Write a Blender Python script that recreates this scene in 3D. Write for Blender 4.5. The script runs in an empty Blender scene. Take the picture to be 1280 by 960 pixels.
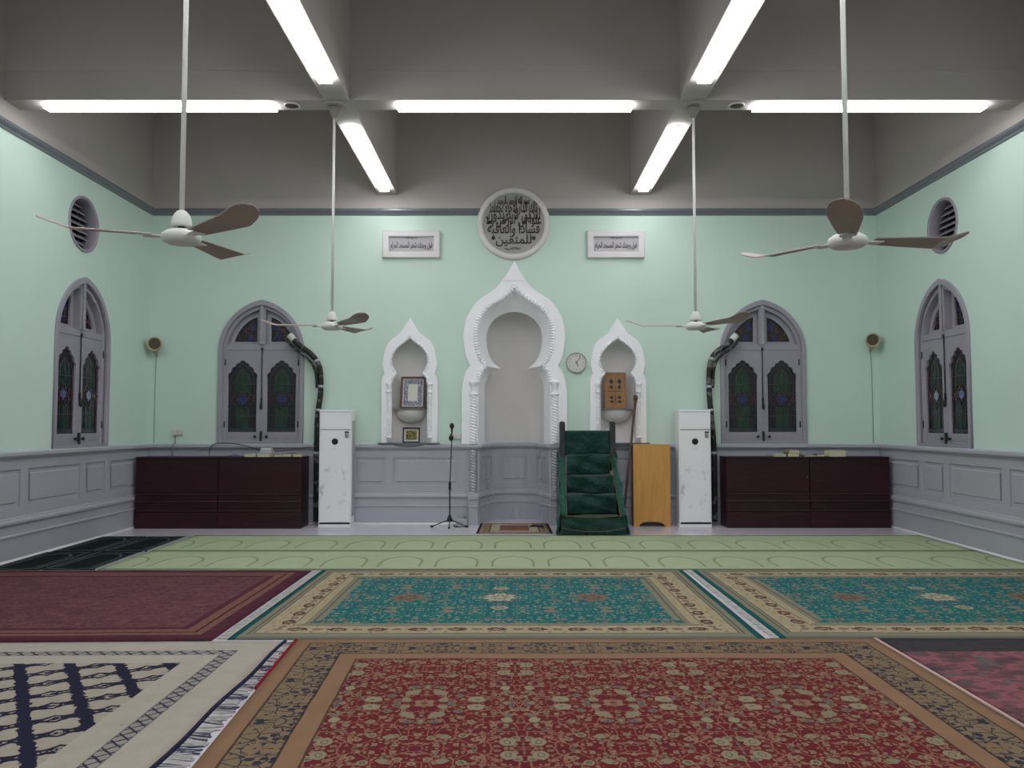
import bpy, bmesh, math, random
from mathutils import Vector, Matrix

D = bpy.data
COL = bpy.context.scene.collection
PI = math.pi
rnd = random.Random(7)

# ------------------------------------------------------------------ camera, world, exposure
sc = bpy.context.scene
cam_data = D.cameras.new('camera')
cam_data.sensor_width = 36.0
cam_data.lens = 28.125
cam_data.clip_start = 0.05
cam = D.objects.new('camera', cam_data)
COL.objects.link(cam)
cam.location = (0, 0, 1.55)
cam.rotation_euler = (math.radians(90 + 2.862), 0, 0)
sc.camera = cam

world = D.worlds.new('night')
sc.world = world
world.use_nodes = True
world.node_tree.nodes['Background'].inputs[0].default_value = (0.25, 0.4, 0.6, 1)
world.node_tree.nodes['Background'].inputs[1].default_value = 0.03

sc.view_settings.view_transform = 'Standard'
sc.view_settings.look = 'None'
sc.view_settings.gamma = 1.0
sc.view_settings.use_curve_mapping = False
sc.view_settings.exposure = 0.0
LAMP = 20.5            # emission of the fluorescent diffusers
sc.cycles.use_denoising = True
sc.cycles.max_bounces = 10
sc.cycles.diffuse_bounces = 6


# ------------------------------------------------------------------ materials
def lin(c):
    return tuple(((v / 255) / 12.92 if v / 255 <= 0.04045 else ((v / 255 + 0.055) / 1.055) ** 2.4) for v in c) + (1.0,)


class NT:
    """small node-tree writer"""
    def __init__(self, name, rough=0.6, spec=0.4, metal=0.0):
        self.m = D.materials.new(name)
        self.m.use_nodes = True
        self.t = self.m.node_tree
        self.b = self.t.nodes['Principled BSDF']
        self.b.inputs['Roughness'].default_value = rough
        self.b.inputs['Specular IOR Level'].default_value = spec
        self.b.inputs['Metallic'].default_value = metal

    def put(self, sock, v):
        if isinstance(v, bpy.types.NodeSocket):
            self.t.links.new(v, sock)
        elif isinstance(v, tuple) and len(v) == 3 and sock.type == 'RGBA':
            sock.default_value = lin(v)
        else:
            sock.default_value = v

    def node(self, kind, **kw):
        n = self.t.nodes.new(kind)
        for k, v in kw.items():
            setattr(n, k, v)
        return n

    def math(self, op, a, b=0.0, c=0.0):
        n = self.node('ShaderNodeMath', operation=op)
        for i, v in enumerate((a, b, c)):
            self.put(n.inputs[i], v)
        return n.outputs[0]

    def lt(self, a, b): return self.math('LESS_THAN', a, b)
    def gt(self, a, b): return self.math('GREATER_THAN', a, b)
    def mul(self, a, b): return self.math('MULTIPLY', a, b)
    def add(self, a, b): return self.math('ADD', a, b)
    def sub(self, a, b): return self.math('SUBTRACT', a, b)
    def abs(self, a): return self.math('ABSOLUTE', a)
    def band(self, v, lo, hi): return self.mul(self.gt(v, lo), self.lt(v, hi))

    def soft(self, v, a, b):
        n = self.node('ShaderNodeMapRange', interpolation_type='SMOOTHSTEP')
        self.put(n.inputs[0], v)
        n.inputs[1].default_value = a
        n.inputs[2].default_value = b
        return n.outputs[0]

    def mix(self, f, a, b):
        n = self.node('ShaderNodeMix', data_type='RGBA')
        self.put(n.inputs[0], f)
        self.put(n.inputs[6], a)
        self.put(n.inputs[7], b)
        return n.outputs[2]

    def obj(self): return self.node('ShaderNodeTexCoord').outputs['Object']
    def uv(self): return self.node('ShaderNodeTexCoord').outputs['UV']

    def sep(self, v):
        n = self.node('ShaderNodeSeparateXYZ')
        self.put(n.inputs[0], v)
        return n.outputs

    def comb(self, x, y, z=0.0):
        n = self.node('ShaderNodeCombineXYZ')
        for i, v in enumerate((x, y, z)):
            self.put(n.inputs[i], v)
        return n.outputs[0]

    def noise(self, v, scale, detail=3, rough=0.55, color=False):
        n = self.node('ShaderNodeTexNoise')
        self.put(n.inputs['Vector'], v)
        n.inputs['Scale'].default_value = scale
        n.inputs['Detail'].default_value = detail
        n.inputs['Roughness'].default_value = rough
        return n.outputs[1 if color else 0]

    def vor(self, v, scale, feature='F1', rand=1.0):
        n = self.node('ShaderNodeTexVoronoi', feature=feature)
        self.put(n.inputs['Vector'], v)
        n.inputs['Scale'].default_value = scale
        n.inputs['Randomness'].default_value = rand
        return n

    def ramp(self, f, stops, interp='CONSTANT'):
        n = self.node('ShaderNodeValToRGB')
        n.color_ramp.interpolation = interp
        e = n.color_ramp.elements
        while len(e) < len(stops):
            e.new(1.0)
        for el, (p, c) in zip(e, stops):
            el.position = p
            el.color = lin(c)
        self.put(n.inputs[0], f)
        return n.outputs[0]

    def bump(self, h, strength=0.3, dist=0.01):
        n = self.node('ShaderNodeBump')
        n.inputs['Strength'].default_value = strength
        n.inputs['Distance'].default_value = dist
        self.put(n.inputs['Height'], h)
        self.t.links.new(n.outputs[0], self.b.inputs['Normal'])

    def color(self, c):
        self.put(self.b.inputs['Base Color'], c)
        return self.m


def paint(name, c, rough=0.5, spec=0.4, var=6, scale=3.0, bump=0.0, metal=0.0):
    """painted / plain surface with a slight mottling of its own"""
    n = NT(name, rough, spec, metal)
    f = n.noise(n.obj(), scale, 4)
    a = tuple(max(0, v - var) for v in c)
    b = tuple(min(255, v + var) for v in c)
    n.color(n.mix(f, a, b))
    if bump:
        n.bump(n.noise(n.obj(), scale * 12, 3), bump, 0.004)
    return n.m


M = {}
M['mint'] = paint('mint_plaster', (198, 219, 209), 0.62, 0.35, 4, 1.3, 0.15)
M['ceil'] = paint('white_ceiling_paint', (182, 175, 171), 0.7, 0.3, 5, 1.5, 0.1)
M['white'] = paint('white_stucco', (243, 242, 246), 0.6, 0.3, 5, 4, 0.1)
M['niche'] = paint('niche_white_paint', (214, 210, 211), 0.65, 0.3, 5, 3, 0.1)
M['grey'] = paint('blue_grey_gloss_paint', (172, 174, 184), 0.32, 0.5, 6, 2, 0.05)
M['corn'] = paint('dark_grey_gloss_paint', (108, 112, 118), 0.25, 0.55, 6, 2, 0.05)
M['sash'] = paint('grey_lilac_paint', (150, 147, 157), 0.45, 0.4, 6, 5, 0.05)
M['skirt'] = paint('white_gloss_paint', (222, 222, 225), 0.3, 0.5, 4, 4)
M['fanwhite'] = paint('fan_white_enamel', (214, 214, 210), 0.35, 0.5, 4, 6)
M['fanblade'] = paint('fan_blade_enamel', (152, 137, 126), 0.4, 0.4, 8, 9)
M['fangrey'] = paint('fan_canopy_grey', (136, 132, 124), 0.5, 0.3, 5, 8)
M['black'] = paint('black_plastic', (20, 20, 22), 0.4, 0.5, 3, 8)
M['dark'] = paint('added_backing_dark', (24, 24, 28), 0.8, 0.2, 3, 8)  # unlit space behind panes and slats, put into the backing colour
M['iron'] = paint('dark_iron', (42, 42, 46), 0.45, 0.5, 6, 20, 0.0, 0.3)
M['acwhite'] = paint('appliance_white', (240, 239, 243), 0.3, 0.5, 3, 3)
M['acgrey'] = paint('appliance_grey', (168, 168, 174), 0.4, 0.5, 3, 3)
M['chrome'] = paint('bright_metal', (225, 225, 230), 0.25, 0.5, 3, 3, 0.0, 0.7)
M['beige'] = paint('aged_beige_plastic', (176, 166, 140), 0.5, 0.4, 10, 15)
M['grille'] = paint('speaker_grille', (88, 80, 66), 0.7, 0.3, 12, 60)
M['plastic'] = paint('white_plastic', (206, 206, 204), 0.4, 0.5, 4, 8)
M['paper'] = paint('paper', (206, 204, 196), 0.8, 0.2, 6, 20)
M['page'] = paint('book_pages', (200, 194, 172), 0.8, 0.2, 10, 60)
M['ink'] = paint('dark_inlay', (44, 40, 36), 0.5, 0.4, 6, 20)
M['pinkbind'] = paint('pale_pink_binding', (196, 168, 160), 0.9, 0.1, 12, 40)
M['redbind'] = paint('red_binding', (140, 26, 38), 0.9, 0.1, 12, 40)
M['fringe'] = paint('white_wool_fringe', (170, 167, 165), 0.95, 0.1, 30, 22)
M['darktuft'] = paint('dark_blue_grey_wool', (76, 74, 92), 0.95, 0.1, 26, 30)
M['navybind'] = paint('navy_wool', (40, 40, 66), 0.95, 0.1, 12, 30)
M['darkbind'] = paint('black_wool', (34, 30, 32), 0.95, 0.1, 8, 30)
M['cablegrey'] = paint('grey_cable', (120, 128, 126), 0.6, 0.3, 6, 30)
M['discgrey'] = paint('grey_marble_disc', (158, 155, 155), 0.6, 0.3, 10, 5)
M['tablet'] = paint('pale_grey_marble', (182, 178, 182), 0.6, 0.3, 8, 6)
M['stone'] = paint('off_white_stone', (214, 211, 212), 0.6, 0.3, 6, 4)
M['goldthread'] = paint('dull_gold_thread', (118, 104, 66), 0.7, 0.3, 14, 40)


def emission():
    n = NT('lit_diffuser', 0.4, 0.3)
    n.color((240, 245, 245))
    n.b.inputs['Emission Color'].default_value = (0.97, 0.975, 1.0, 1)
    n.b.inputs['Emission Strength'].default_value = LAMP
    return n.m


M['lit'] = emission()


def mat_floor():
    n = NT('lilac_grey_stone_floor', 0.18, 0.5)
    o = n.obj()
    c = n.mix(n.noise(o, 5, 6, 0.65), (200, 194, 204), (220, 214, 224))
    n.color(c)
    return n.m


M['floor'] = mat_floor()


def mat_wood(name, a, b, scale=(1.5, 1.5, 18), rough=0.45, axis=2):
    n = NT(name, rough, 0.4)
    mp = n.node('ShaderNodeMapping')
    n.put(mp.inputs[0], n.obj())
    s = [14, 14, 14]
    s[axis] = 1.2
    mp.inputs['Scale'].default_value = s
    f = n.noise(mp.outputs[0], 2.0, 5, 0.6)
    n.color(n.mix(n.soft(f, 0.3, 0.7), a, b))
    n.bump(f, 0.08, 0.002)
    return n.m


M['mahogany'] = mat_wood('dark_mahogany', (34, 9, 19), (52, 18, 28), rough=0.36, axis=0)
M['mahogany_highlight'] = mat_wood('mahogany_rail_highlight', (58, 32, 40), (80, 48, 54), rough=0.22, axis=0)  # lighter copy of the mahogany; rail highlights put into the colour
M['oak'] = mat_wood('honey_oak_laminate', (196, 142, 74), (210, 156, 86), rough=0.5)
M['walnut'] = mat_wood('brown_staff_wood', (74, 56, 48), (98, 76, 64), rough=0.45)
M['frame_wood'] = mat_wood('brown_frame_wood', (74, 54, 40), (98, 72, 54), rough=0.45)
M['board'] = mat_wood('carved_board_wood', (128, 92, 54), (152, 112, 68), rough=0.5)
M['postwood'] = mat_wood('dark_post_wood', (38, 42, 42), (58, 60, 58), rough=0.5)


def mat_cloth(name, a, b, rough=0.75, sheen=0.4):
    n = NT(name, rough, 0.25)
    o = n.obj()
    f = n.noise(o, 5, 4)
    w = n.noise(o, 300, 2)
    n.color(n.mix(n.add(n.mul(f, 0.8), n.mul(w, 0.2)), a, b))
    n.b.inputs['Sheen Weight'].default_value = sheen
    n.bump(n.add(n.noise(o, 7, 4), n.mul(w, 0.05)), 0.8, 0.06)
    return n.m


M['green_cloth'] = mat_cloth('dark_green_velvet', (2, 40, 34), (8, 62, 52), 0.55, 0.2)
M['green_cloth_lit'] = mat_cloth('green_velvet_lit_side', (5, 62, 52), (14, 88, 72), 0.55, 0.2)  # lighter copy of the velvet; light on the sides put into the colour


def mat_glass(name, c, trans=0.35):
    n = NT(name, 0.12, 0.5)
    o = n.obj()
    f = n.noise(o, 9, 3)
    d = tuple(int(v * 0.55) for v in c)
    n.color(n.mix(f, d, c))
    n.b.inputs['Transmission Weight'].default_value = trans
    n.bump(n.noise(o, 35, 2), 0.15, 0.004)
    return n.m


M['g_purple'] = mat_glass('dark_purple_glass', (44, 32, 48))
M['g_green'] = mat_glass('deep_green_glass', (26, 82, 64))
M['g_teal'] = mat_glass('teal_glass', (28, 100, 92))
M['g_blue'] = mat_glass('blue_glass', (60, 66, 150))
M['g_red'] = mat_glass('dull_red_glass', (86, 42, 50))
M['came'] = paint('lead_came', (104, 82, 90), 0.5, 0.4, 8, 30, 0.0, 0.3)


def mat_insul():
    n = NT('black_foam_tape', 0.5, 0.4)
    v = n.vor(n.obj(), 9)
    f = n.gt(v.outputs['Distance'], 0.62)
    n.color(n.mix(n.mul(f, 0.6), (26, 26, 28), (120, 120, 120)))
    return n.m


M['insul'] = mat_insul()


def mat_acfront():
    n = NT('appliance_front_with_grey_flower_print', 0.25, 0.5)
    o = n.obj()
    x, y, z = n.sep(o)
    low = n.soft(z, 1.15, 0.75)
    p = n.noise(o, 7, 5, 0.7)
    q = n.noise(n.comb(n.mul(x, 1.4), y, n.mul(z, 0.8)), 3.2, 3)
    spot = n.mul(n.soft(p, 0.50, 0.60), n.soft(q, 0.52, 0.62))
    n.color(n.mix(n.mul(n.mul(spot, low), 0.55), (240, 239, 243), (160, 160, 168)))
    return n.m


M['acfront'] = mat_acfront()


# ------------------------------------------------------------------ rug materials (uv in metres, origin at rug centre)
def rug_base(name):
    n = NT(name, 0.95, 0.1)
    uv = n.uv()
    x, y, _ = n.sep(uv)
    wob = n.sub(n.noise(uv, 3.0, 2), 0.5)
    x = n.add(x, n.mul(wob, 0.02))
    fine = n.noise(uv, 190, 2, 0.6)
    return n, uv, x, y, fine


def rug_finish(n, c, fine, amount=0.35, sat=0.82, val=0.62):
    dulled = n.node('ShaderNodeHueSaturation')  # overall rug tone; the pile's own shade is put into the colour
    dulled.inputs['Saturation'].default_value = sat
    dulled.inputs['Value'].default_value = val
    n.put(dulled.inputs['Color'], c)
    dark = dulled.outputs[0]
    mx = n.node('ShaderNodeMix', data_type='RGBA', blend_type='MULTIPLY')
    mx.inputs[0].default_value = amount
    n.put(mx.inputs[6], dark)
    n.put(mx.inputs[7], n.ramp(fine, [(0.25, (120, 120, 120)), (0.75, (255, 255, 255))], 'LINEAR'))
    n.color(mx.outputs[2])
    n.bump(fine, 0.5, 0.006)
    return n.m


def edge_dist(n, x, y, hw, hd):
    dx = n.sub(hw, n.abs(x))
    dy = n.sub(hd, n.abs(y))
    return dx, dy, n.math('MINIMUM', dx, dy)


def florals(n, x, y, base, mirror, specs, seed=0.0):
    """layers of voronoi flowers on a field mirrored like a woven repeat; specs: (scale, radius, share, colour A, colour B, core)"""
    px = n.math('PINGPONG', n.add(x, mirror[0] * 40), mirror[0])
    py = n.math('PINGPONG', n.add(y, mirror[1] * 40), mirror[1])
    v0 = n.comb(n.add(px, seed), n.add(py, seed * 1.7), seed)
    wig = n.noise(v0, 9, 2, color=True)
    mp = n.node('ShaderNodeVectorMath', operation='MULTIPLY_ADD')
    n.put(mp.inputs[0], wig)
    mp.inputs[1].default_value = (0.05, 0.05, 0.0)
    n.put(mp.inputs[2], v0)
    v = mp.outputs[0]
    c = base
    for sc_, r, share, ca, cb, core in specs:
        if r < 0:                                           # a vine: thin lines along cell borders
            e = n.vor(v, sc_, 'DISTANCE_TO_EDGE')
            c = n.mix(n.mul(n.lt(e.outputs['Distance'], -r), 0.85), c, ca)
            continue
        f = n.vor(v, sc_)
        cr, cg, cbl = n.sep(f.outputs['Color'])
        d = f.outputs['Distance']
        pet = n.noise(v, sc_ * 4, 1)
        dd = n.add(d, n.mul(n.sub(pet, 0.5), r * 0.5))
        on = n.mul(n.lt(dd, n.add(r * 0.65, n.mul(cg, r * 0.5))), n.lt(cr, share))
        col = n.mix(cbl, ca, cb)
        if core:
            col = n.mix(n.band(dd, r * 0.28, r * 0.42), col, core)
        c = n.mix(on, c, col)
    return c


def rug_red():
    n, uv, x, y, fine = rug_base('red_floral_rug_pile')
    dx, dy, d = edge_dist(n, x, y, 2.07, 1.95)
    red = n.mix(n.noise(uv, 2.5, 3), (108, 10, 24), (128, 20, 34))
    tan = (160, 122, 92)
    field = florals(n, x, y, red, (0.53, 0.62), [
        (8.5, -0.028, 1, (166, 106, 78), 0, 0),
        (32.0, 0.36, 0.9, (160, 128, 98), (146, 76, 66), 0),
        (17.5, 0.40, 0.85, (164, 146, 110), (152, 102, 84), (110, 30, 36)),
        (14.5, 0.34, 0.55, (148, 136, 108), (120, 116, 106), (96, 70, 70)),
        (6.6, 0.33, 0.68, (172, 162, 126), (146, 138, 112), (112, 100, 82))], 3.1)
    tanbg = n.mix(n.noise(uv, 4, 4), (150, 112, 78), (172, 130, 96))
    band = florals(n, x, y, n.mix(n.noise(uv, 6, 3), (136, 118, 90), (158, 130, 100)), (0.34, 0.34), [
        (11.0, -0.035, 1, (52, 50, 66), 0, 0),
        (19.0, 0.40, 0.75, (46, 46, 64), (70, 66, 80), 0),
        (12.0, 0.32, 0.6, (158, 132, 100), (150, 122, 84), (60, 54, 66)),
        (6.2, 0.32, 0.6, (164, 142, 108), (146, 112, 76), (62, 56, 68))], 8.3)
    tanp = florals(n, x, y, tanbg, (0.2, 0.2), [(12.0, 0.3, 0.5, (176, 146, 112), (146, 112, 80), (126, 88, 62))], 5.5)
    c = n.mix(n.gt(d, 0.50), tanp, field)
    c = n.mix(n.band(d, 0.11, 0.37), c, band)
    line = n.math('MAXIMUM', n.math('MAXIMUM', n.band(d, 0.108, 0.122), n.band(d, 0.358, 0.372)), n.band(d, 0.488, 0.50))
    c = n.mix(n.mul(line, 0.8), c, (66, 50, 44))
    return rug_finish(n, c, fine, 0.45, 0.88, 0.82)


def rug_teal(name, seed):
    n, uv, x, y, fine = rug_base(name)
    hw, hd = 1.93, 1.37
    dx, dy, d = edge_dist(n, x, y, hw, hd)
    teal = n.mix(n.noise(uv, 1.8, 3), (24, 116, 112), (34, 100, 112))
    field = florals(n, x, y, teal, (0.66, 0.47), [
        (10.0, -0.014, 1, (92, 140, 124), 0, 0),
        (34.0, 0.36, 0.55, (142, 164, 146), (60, 132, 126), 0),
        (20.0, 0.34, 0.6, (150, 160, 138), (134, 118, 108), 0),
        (13.0, 0.30, 0.6, (164, 160, 134), (142, 116, 102), (60, 104, 100)),
        (6.0, 0.28, 0.5, (176, 168, 144), (142, 122, 108), (104, 84, 76))], seed)
    # three medallions along the middle of the field
    ax = n.abs(x)
    for cx, r, ca, cb in ((0.0, 0.13, (186, 178, 154), (128, 112, 96)), (0.82, 0.145, (134, 112, 96), (100, 84, 76))):
        ex = n.sub(ax, cx)
        rr = n.math('SQRT', n.add(n.mul(ex, ex), n.mul(n.mul(y, y), 0.8)))
        ang = n.math('ARCTAN2', y, ex)
        rr = n.add(n.add(rr, n.mul(n.math('SINE', n.mul(ang, 8)), 0.018)), n.mul(n.sub(n.noise(uv, 22, 3), 0.5), 0.09))
        field = n.mix(n.lt(rr, r), field, ca)
        field = n.mix(n.band(rr, r * 0.35, r * 0.55), field, cb)
    for sy in (0.40, -0.40):
        ey = n.sub(y, sy)
        rr = n.math('SQRT', n.add(n.mul(x, x), n.mul(ey, ey)))
        field = n.mix(n.lt(n.add(rr, n.mul(n.sub(n.noise(uv, 20, 2), 0.5), 0.06)), 0.075), field, (172, 162, 140))
        field = n.mix(n.band(rr, 0.025, 0.04), field, (120, 102, 90))
    stripe = n.mix(n.noise(uv, 5, 3), (134, 132, 112), (150, 144, 124))
    cream = florals(n, x, y, n.mix(n.noise(uv, 6, 3), (176, 162, 130), (192, 176, 146)), (0.22, 0.22), [
        (13.0, -0.02, 1, (150, 132, 108), 0, 0),
        (12.0, 0.3, 0.55, (140, 126, 104), (156, 122, 100), (84, 66, 60)),
        (5.4, 0.27, 0.6, (96, 74, 66), (132, 104, 88), (176, 158, 128))], seed + 4.4)
    wide0 = n.gt(n.sub(dy, dx), 0.0)
    along = n.add(n.mul(wide0, y), n.mul(n.sub(1.0, wide0), x))
    acr = n.add(n.mul(wide0, n.sub(dx, 0.305)), n.mul(n.sub(1.0, wide0), n.sub(dy, 0.255)))
    rag = n.mul(n.sub(n.noise(uv, 30, 3), 0.5), 2.4)
    for off, ra, rc, ca, cb in ((0.0, 0.075, 0.05, (92, 68, 62), (168, 140, 112)), (0.15, 0.04, 0.03, (128, 104, 90), (150, 128, 104))):
        p1 = n.math('DIVIDE', n.math('PINGPONG', n.add(along, 30.0 + off), 0.15), ra)
        p2 = n.math('DIVIDE', acr, rc)
        e2 = n.add(n.add(n.mul(p1, p1), n.mul(p2, p2)), rag)
        cream = n.mix(n.lt(e2, 1.0), cream, ca)
        cream = n.mix(n.lt(e2, 0.2), cream, cb)
    c = n.mix(n.gt(d, 0.44), stripe, field)
    c = n.mix(n.band(d, 0.15, 0.36), c, cream)
    wide = n.gt(n.sub(dy, dx), -0.0)                         # along the two short ends the cream band is broader
    c = n.mix(n.mul(wide, n.band(dx, 0.17, 0.44)), c, cream)
    c = n.mix(n.mul(wide, n.band(dx, 0.44, 0.55)), c, stripe)
    ln = n.math('MAXIMUM', n.band(d, 0.14, 0.15), n.band(d, 0.36, 0.37))
    ln = n.math('MAXIMUM', ln, n.mul(wide, n.math('MAXIMUM', n.band(dx, 0.485, 0.5), n.band(dx, 0.10, 0.115))))
    c = n.mix(n.mul(ln, 0.8), c, (92, 84, 74))
    ends = n.lt(dx, 0.055)
    c = n.mix(ends, c, (22, 96, 94))
    c = n.mix(n.mul(n.lt(dy, 0.05), n.sub(1.0, ends)), c, (118, 126, 112))
    return rug_finish(n, c, fine, 0.4, 0.98, 0.92)


def rug_purple():
    n, uv, x, y, fine = rug_base('wine_purple_rug_pile')
    dx, dy, d = edge_dist(n, x, y, 1.76, 1.37)
    st = n.noise(n.comb(x, n.mul(y, 1.6)), 2.4, 5, 0.65)
    field = n.mix(st, (70, 40, 52), (112, 70, 74))
    field = n.mix(n.mul(n.gt(n.noise(uv, 9, 4), 0.56), 0.35), field, (122, 78, 70))
    small = n.vor(n.comb(n.math('PINGPONG', n.add(x, 20), 0.16), n.math('PINGPONG', n.add(y, 20), 0.13)), 16)
    field = n.mix(n.mul(n.lt(small.outputs['Distance'], 0.3), 0.6), field, (52, 44, 62))
    sm2 = n.vor(n.comb(n.add(x, 3), y), 24)
    field = n.mix(n.mul(n.lt(sm2.outputs['Distance'], 0.24), 0.5), field, (136, 84, 80))
    bd = n.mix(n.noise(uv, 22, 2), (92, 54, 52), (136, 96, 80))
    c = n.mix(n.gt(d, 0.36), n.mix(n.noise(uv, 9, 3), (58, 26, 44), (92, 46, 56)), field)
    c = n.mix(n.band(d, 0.14, 0.30), c, bd)
    c = n.mix(n.band(d, 0.20, 0.225), c, (66, 40, 44))
    return rug_finish(n, c, fine, 0.5, 0.95, 1.3)


def rug_blue():
    n, uv, x, y, fine = rug_base('cream_rug_with_navy_lattice_pile')
    hw, hd = 2.0, 1.95
    dx, dy, d = edge_dist(n, x, y, hw, hd)
    cream = n.mix(n.noise(uv, 7, 4), (176, 166, 152), (194, 184, 170))
    navy = (38, 36, 62)
    # navy trellis set diagonally: broad ragged lines one way, thin scalloped double lines the other, cream clouds between
    ca, sa = math.cos(math.radians(32)), math.sin(math.radians(32))
    p = n.add(n.add(n.mul(x, ca), n.mul(y, sa)), 39.903)
    q = n.add(n.sub(n.mul(y, ca), n.mul(x, sa)), 40.0)
    px, py = 0.27, 0.235
    ragged = n.mul(n.sub(n.noise(uv, 24, 3), 0.5), 0.07)
    u = n.math('PINGPONG', p, px / 2)
    scal = n.mul(n.math('ABSOLUTE', n.math('SINE', n.mul(p, PI / px * 2))), 0.032)
    v = n.math('PINGPONG', q, py / 2)
    up = n.lt(n.add(u, ragged), 0.034)
    bar = n.band(n.add(n.add(v, scal), n.mul(ragged, 0.5)), 0.038, 0.066)
    dots = n.gt(n.add(n.vor(uv, 34).outputs['Distance'], 0.0), 0.40)
    seam = n.mul(n.lt(n.add(v, n.mul(ragged, 0.6)), 0.018), dots)
    trellis = n.math('MAXIMUM', n.math('MAXIMUM', up, bar), seam)
    field = n.mix(trellis, n.mix(n.noise(uv, 12, 3), (160, 148, 134), (190, 178, 162)), navy)
    c = n.mix(n.gt(d, 0.52), cream, field)
    cw = n.math('MINIMUM', n.math('PINGPONG', n.add(x, y), 0.045), n.math('PINGPONG', n.add(n.sub(x, y), 40.0), 0.045))
    dd = n.abs(n.sub(d, 0.29))
    chain = n.lt(dd, 0.045)
    c = n.mix(n.mul(chain, 0.45), c, (120, 116, 122))
    xs = n.mul(chain, n.lt(n.add(cw, n.mul(ragged, 0.25)), 0.009))
    c = n.mix(xs, c, (60, 58, 78))
    edge = n.lt(n.abs(n.sub(dd, 0.045)), 0.005)
    c = n.mix(n.mul(edge, 0.6), c, (88, 86, 98))
    speck = n.vor(n.comb(n.add(x, 2.2), n.add(y, 7.0)), 8)
    c = n.mix(n.mul(n.lt(speck.outputs['Distance'], 0.07), n.lt(d, 0.5)), c, (140, 132, 128))
    return rug_finish(n, c, fine, 0.35, 0.9, 0.96)


def rug_greyred():
    n, uv, x, y, fine = rug_base('worn_red_and_grey_rug_pile')
    dx, dy, d = edge_dist(n, x, y, 1.55, 1.95)
    st = n.noise(n.comb(n.mul(x, 1.2), n.mul(y, 2.2)), 3.0, 4, 0.6)
    field = n.ramp(st, [(0.30, (84, 74, 84)), (0.44, (118, 62, 72)), (0.52, (164, 60, 72)), (0.6, (112, 66, 76)), (0.7, (96, 98, 102))], 'LINEAR')
    field = florals(n, x, y, field, (0.7, 0.7), [(6.0, 0.3, 0.55, (110, 110, 112), (82, 78, 88), (150, 66, 78)),
                                                  (12.0, 0.28, 0.4, (78, 72, 84), (140, 96, 100), 0)], 2.2)
    bd = n.mix(n.noise(uv, 11, 4), (58, 54, 60), (82, 78, 82))
    c = n.mix(n.gt(n.sub(dy, n.mul(n.noise(uv, 30, 2), 0.03)), 0.32), bd, field)
    return rug_finish(n, c, fine, 0.5, 0.72, 0.95)


def rug_prayer_rows(name):
    n, uv, x, y, fine = rug_base(name)
    base = n.mix(n.noise(uv, 3, 3), (146, 162, 124), (162, 176, 138))
    px = n.math('PINGPONG', n.add(x, 31.0), 0.31)            # 0 at the arch centre, 0.31 between arches
    yy = n.add(y, 0.20)
    sq = n.math('SQRT', n.add(n.mul(px, px), n.mul(n.mul(n.math('MAXIMUM', yy, 0.0), n.math('MAXIMUM', yy, 0.0)), 0.33)))
    arch = n.lt(n.abs(n.sub(sq, 0.225)), 0.013)
    arch = n.mul(arch, n.gt(y, -0.52))
    c = n.mix(n.mul(arch, 0.6), base, (98, 112, 84))
    inner = n.mul(n.lt(sq, 0.2), n.gt(y, -0.5))
    c = n.mix(n.mul(inner, 0.25), c, (168, 182, 140))
    c = n.mix(n.gt(n.abs(y), 0.62), c, (112, 126, 98))
    return rug_finish(n, c, fine, 0.3, 0.85, 1.25)


def rug_dark_mat():
    n, uv, x, y, fine = rug_base('dark_green_prayer_mat_pile')
    hw, hd = 0.29, 0.60
    dx, dy, d = edge_dist(n, x, y, hw, hd)
    base = n.mix(n.noise(uv, 8, 3), (18, 34, 32), (32, 50, 46))
    c = n.mix(n.band(d, 0.035, 0.06), base, (104, 122, 118))
    yy = n.math('MAXIMUM', n.sub(y, 0.1), 0.0)
    sq = n.math('SQRT', n.add(n.mul(x, x), n.mul(n.mul(yy, yy), 0.3)))
    arch = n.mul(n.lt(n.abs(n.sub(sq, 0.19)), 0.012), n.gt(y, -0.48))
    c = n.mix(arch, c, (96, 116, 112))
    return rug_finish(n, c, fine, 0.4)


def rug_small():
    n, uv, x, y, fine = rug_base('small_cream_and_red_rug_pile')
    dx, dy, d = edge_dist(n, x, y, 0.49, 0.58)
    cream = n.mix(n.noise(uv, 14, 3), (168, 152, 128), (190, 176, 152))
    bd = florals(n, x, y, n.mix(n.noise(uv, 12, 3), (128, 112, 88), (158, 138, 112)), (0.12, 0.14), [
        (14.0, 0.34, 0.7, (84, 70, 56), (176, 160, 134), (70, 56, 48))], 2.0)
    f = florals(n, x, y, (140, 78, 72), (0.1, 0.12), [(16.0, 0.34, 0.6, (170, 124, 108), (98, 52, 52), 0)], 4.0)
    c = n.mix(n.gt(d, 0.15), bd, cream)
    c = n.mix(n.gt(d, 0.28), c, f)
    c = n.mix(n.band(d, 0.13, 0.15), c, (116, 56, 52))
    return rug_finish(n, c, fine, 0.4, 0.85, 0.95)


M['r_red'] = rug_red()
M['r_teal'] = rug_teal('teal_floral_rug_pile', 1.3)
M['r_purple'] = rug_purple()
M['r_blue'] = rug_blue()
M['r_greyred'] = rug_greyred()
M['r_rows'] = rug_prayer_rows('pale_green_prayer_row_pile')
M['r_mat'] = rug_dark_mat()
M['r_small'] = rug_small()


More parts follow.
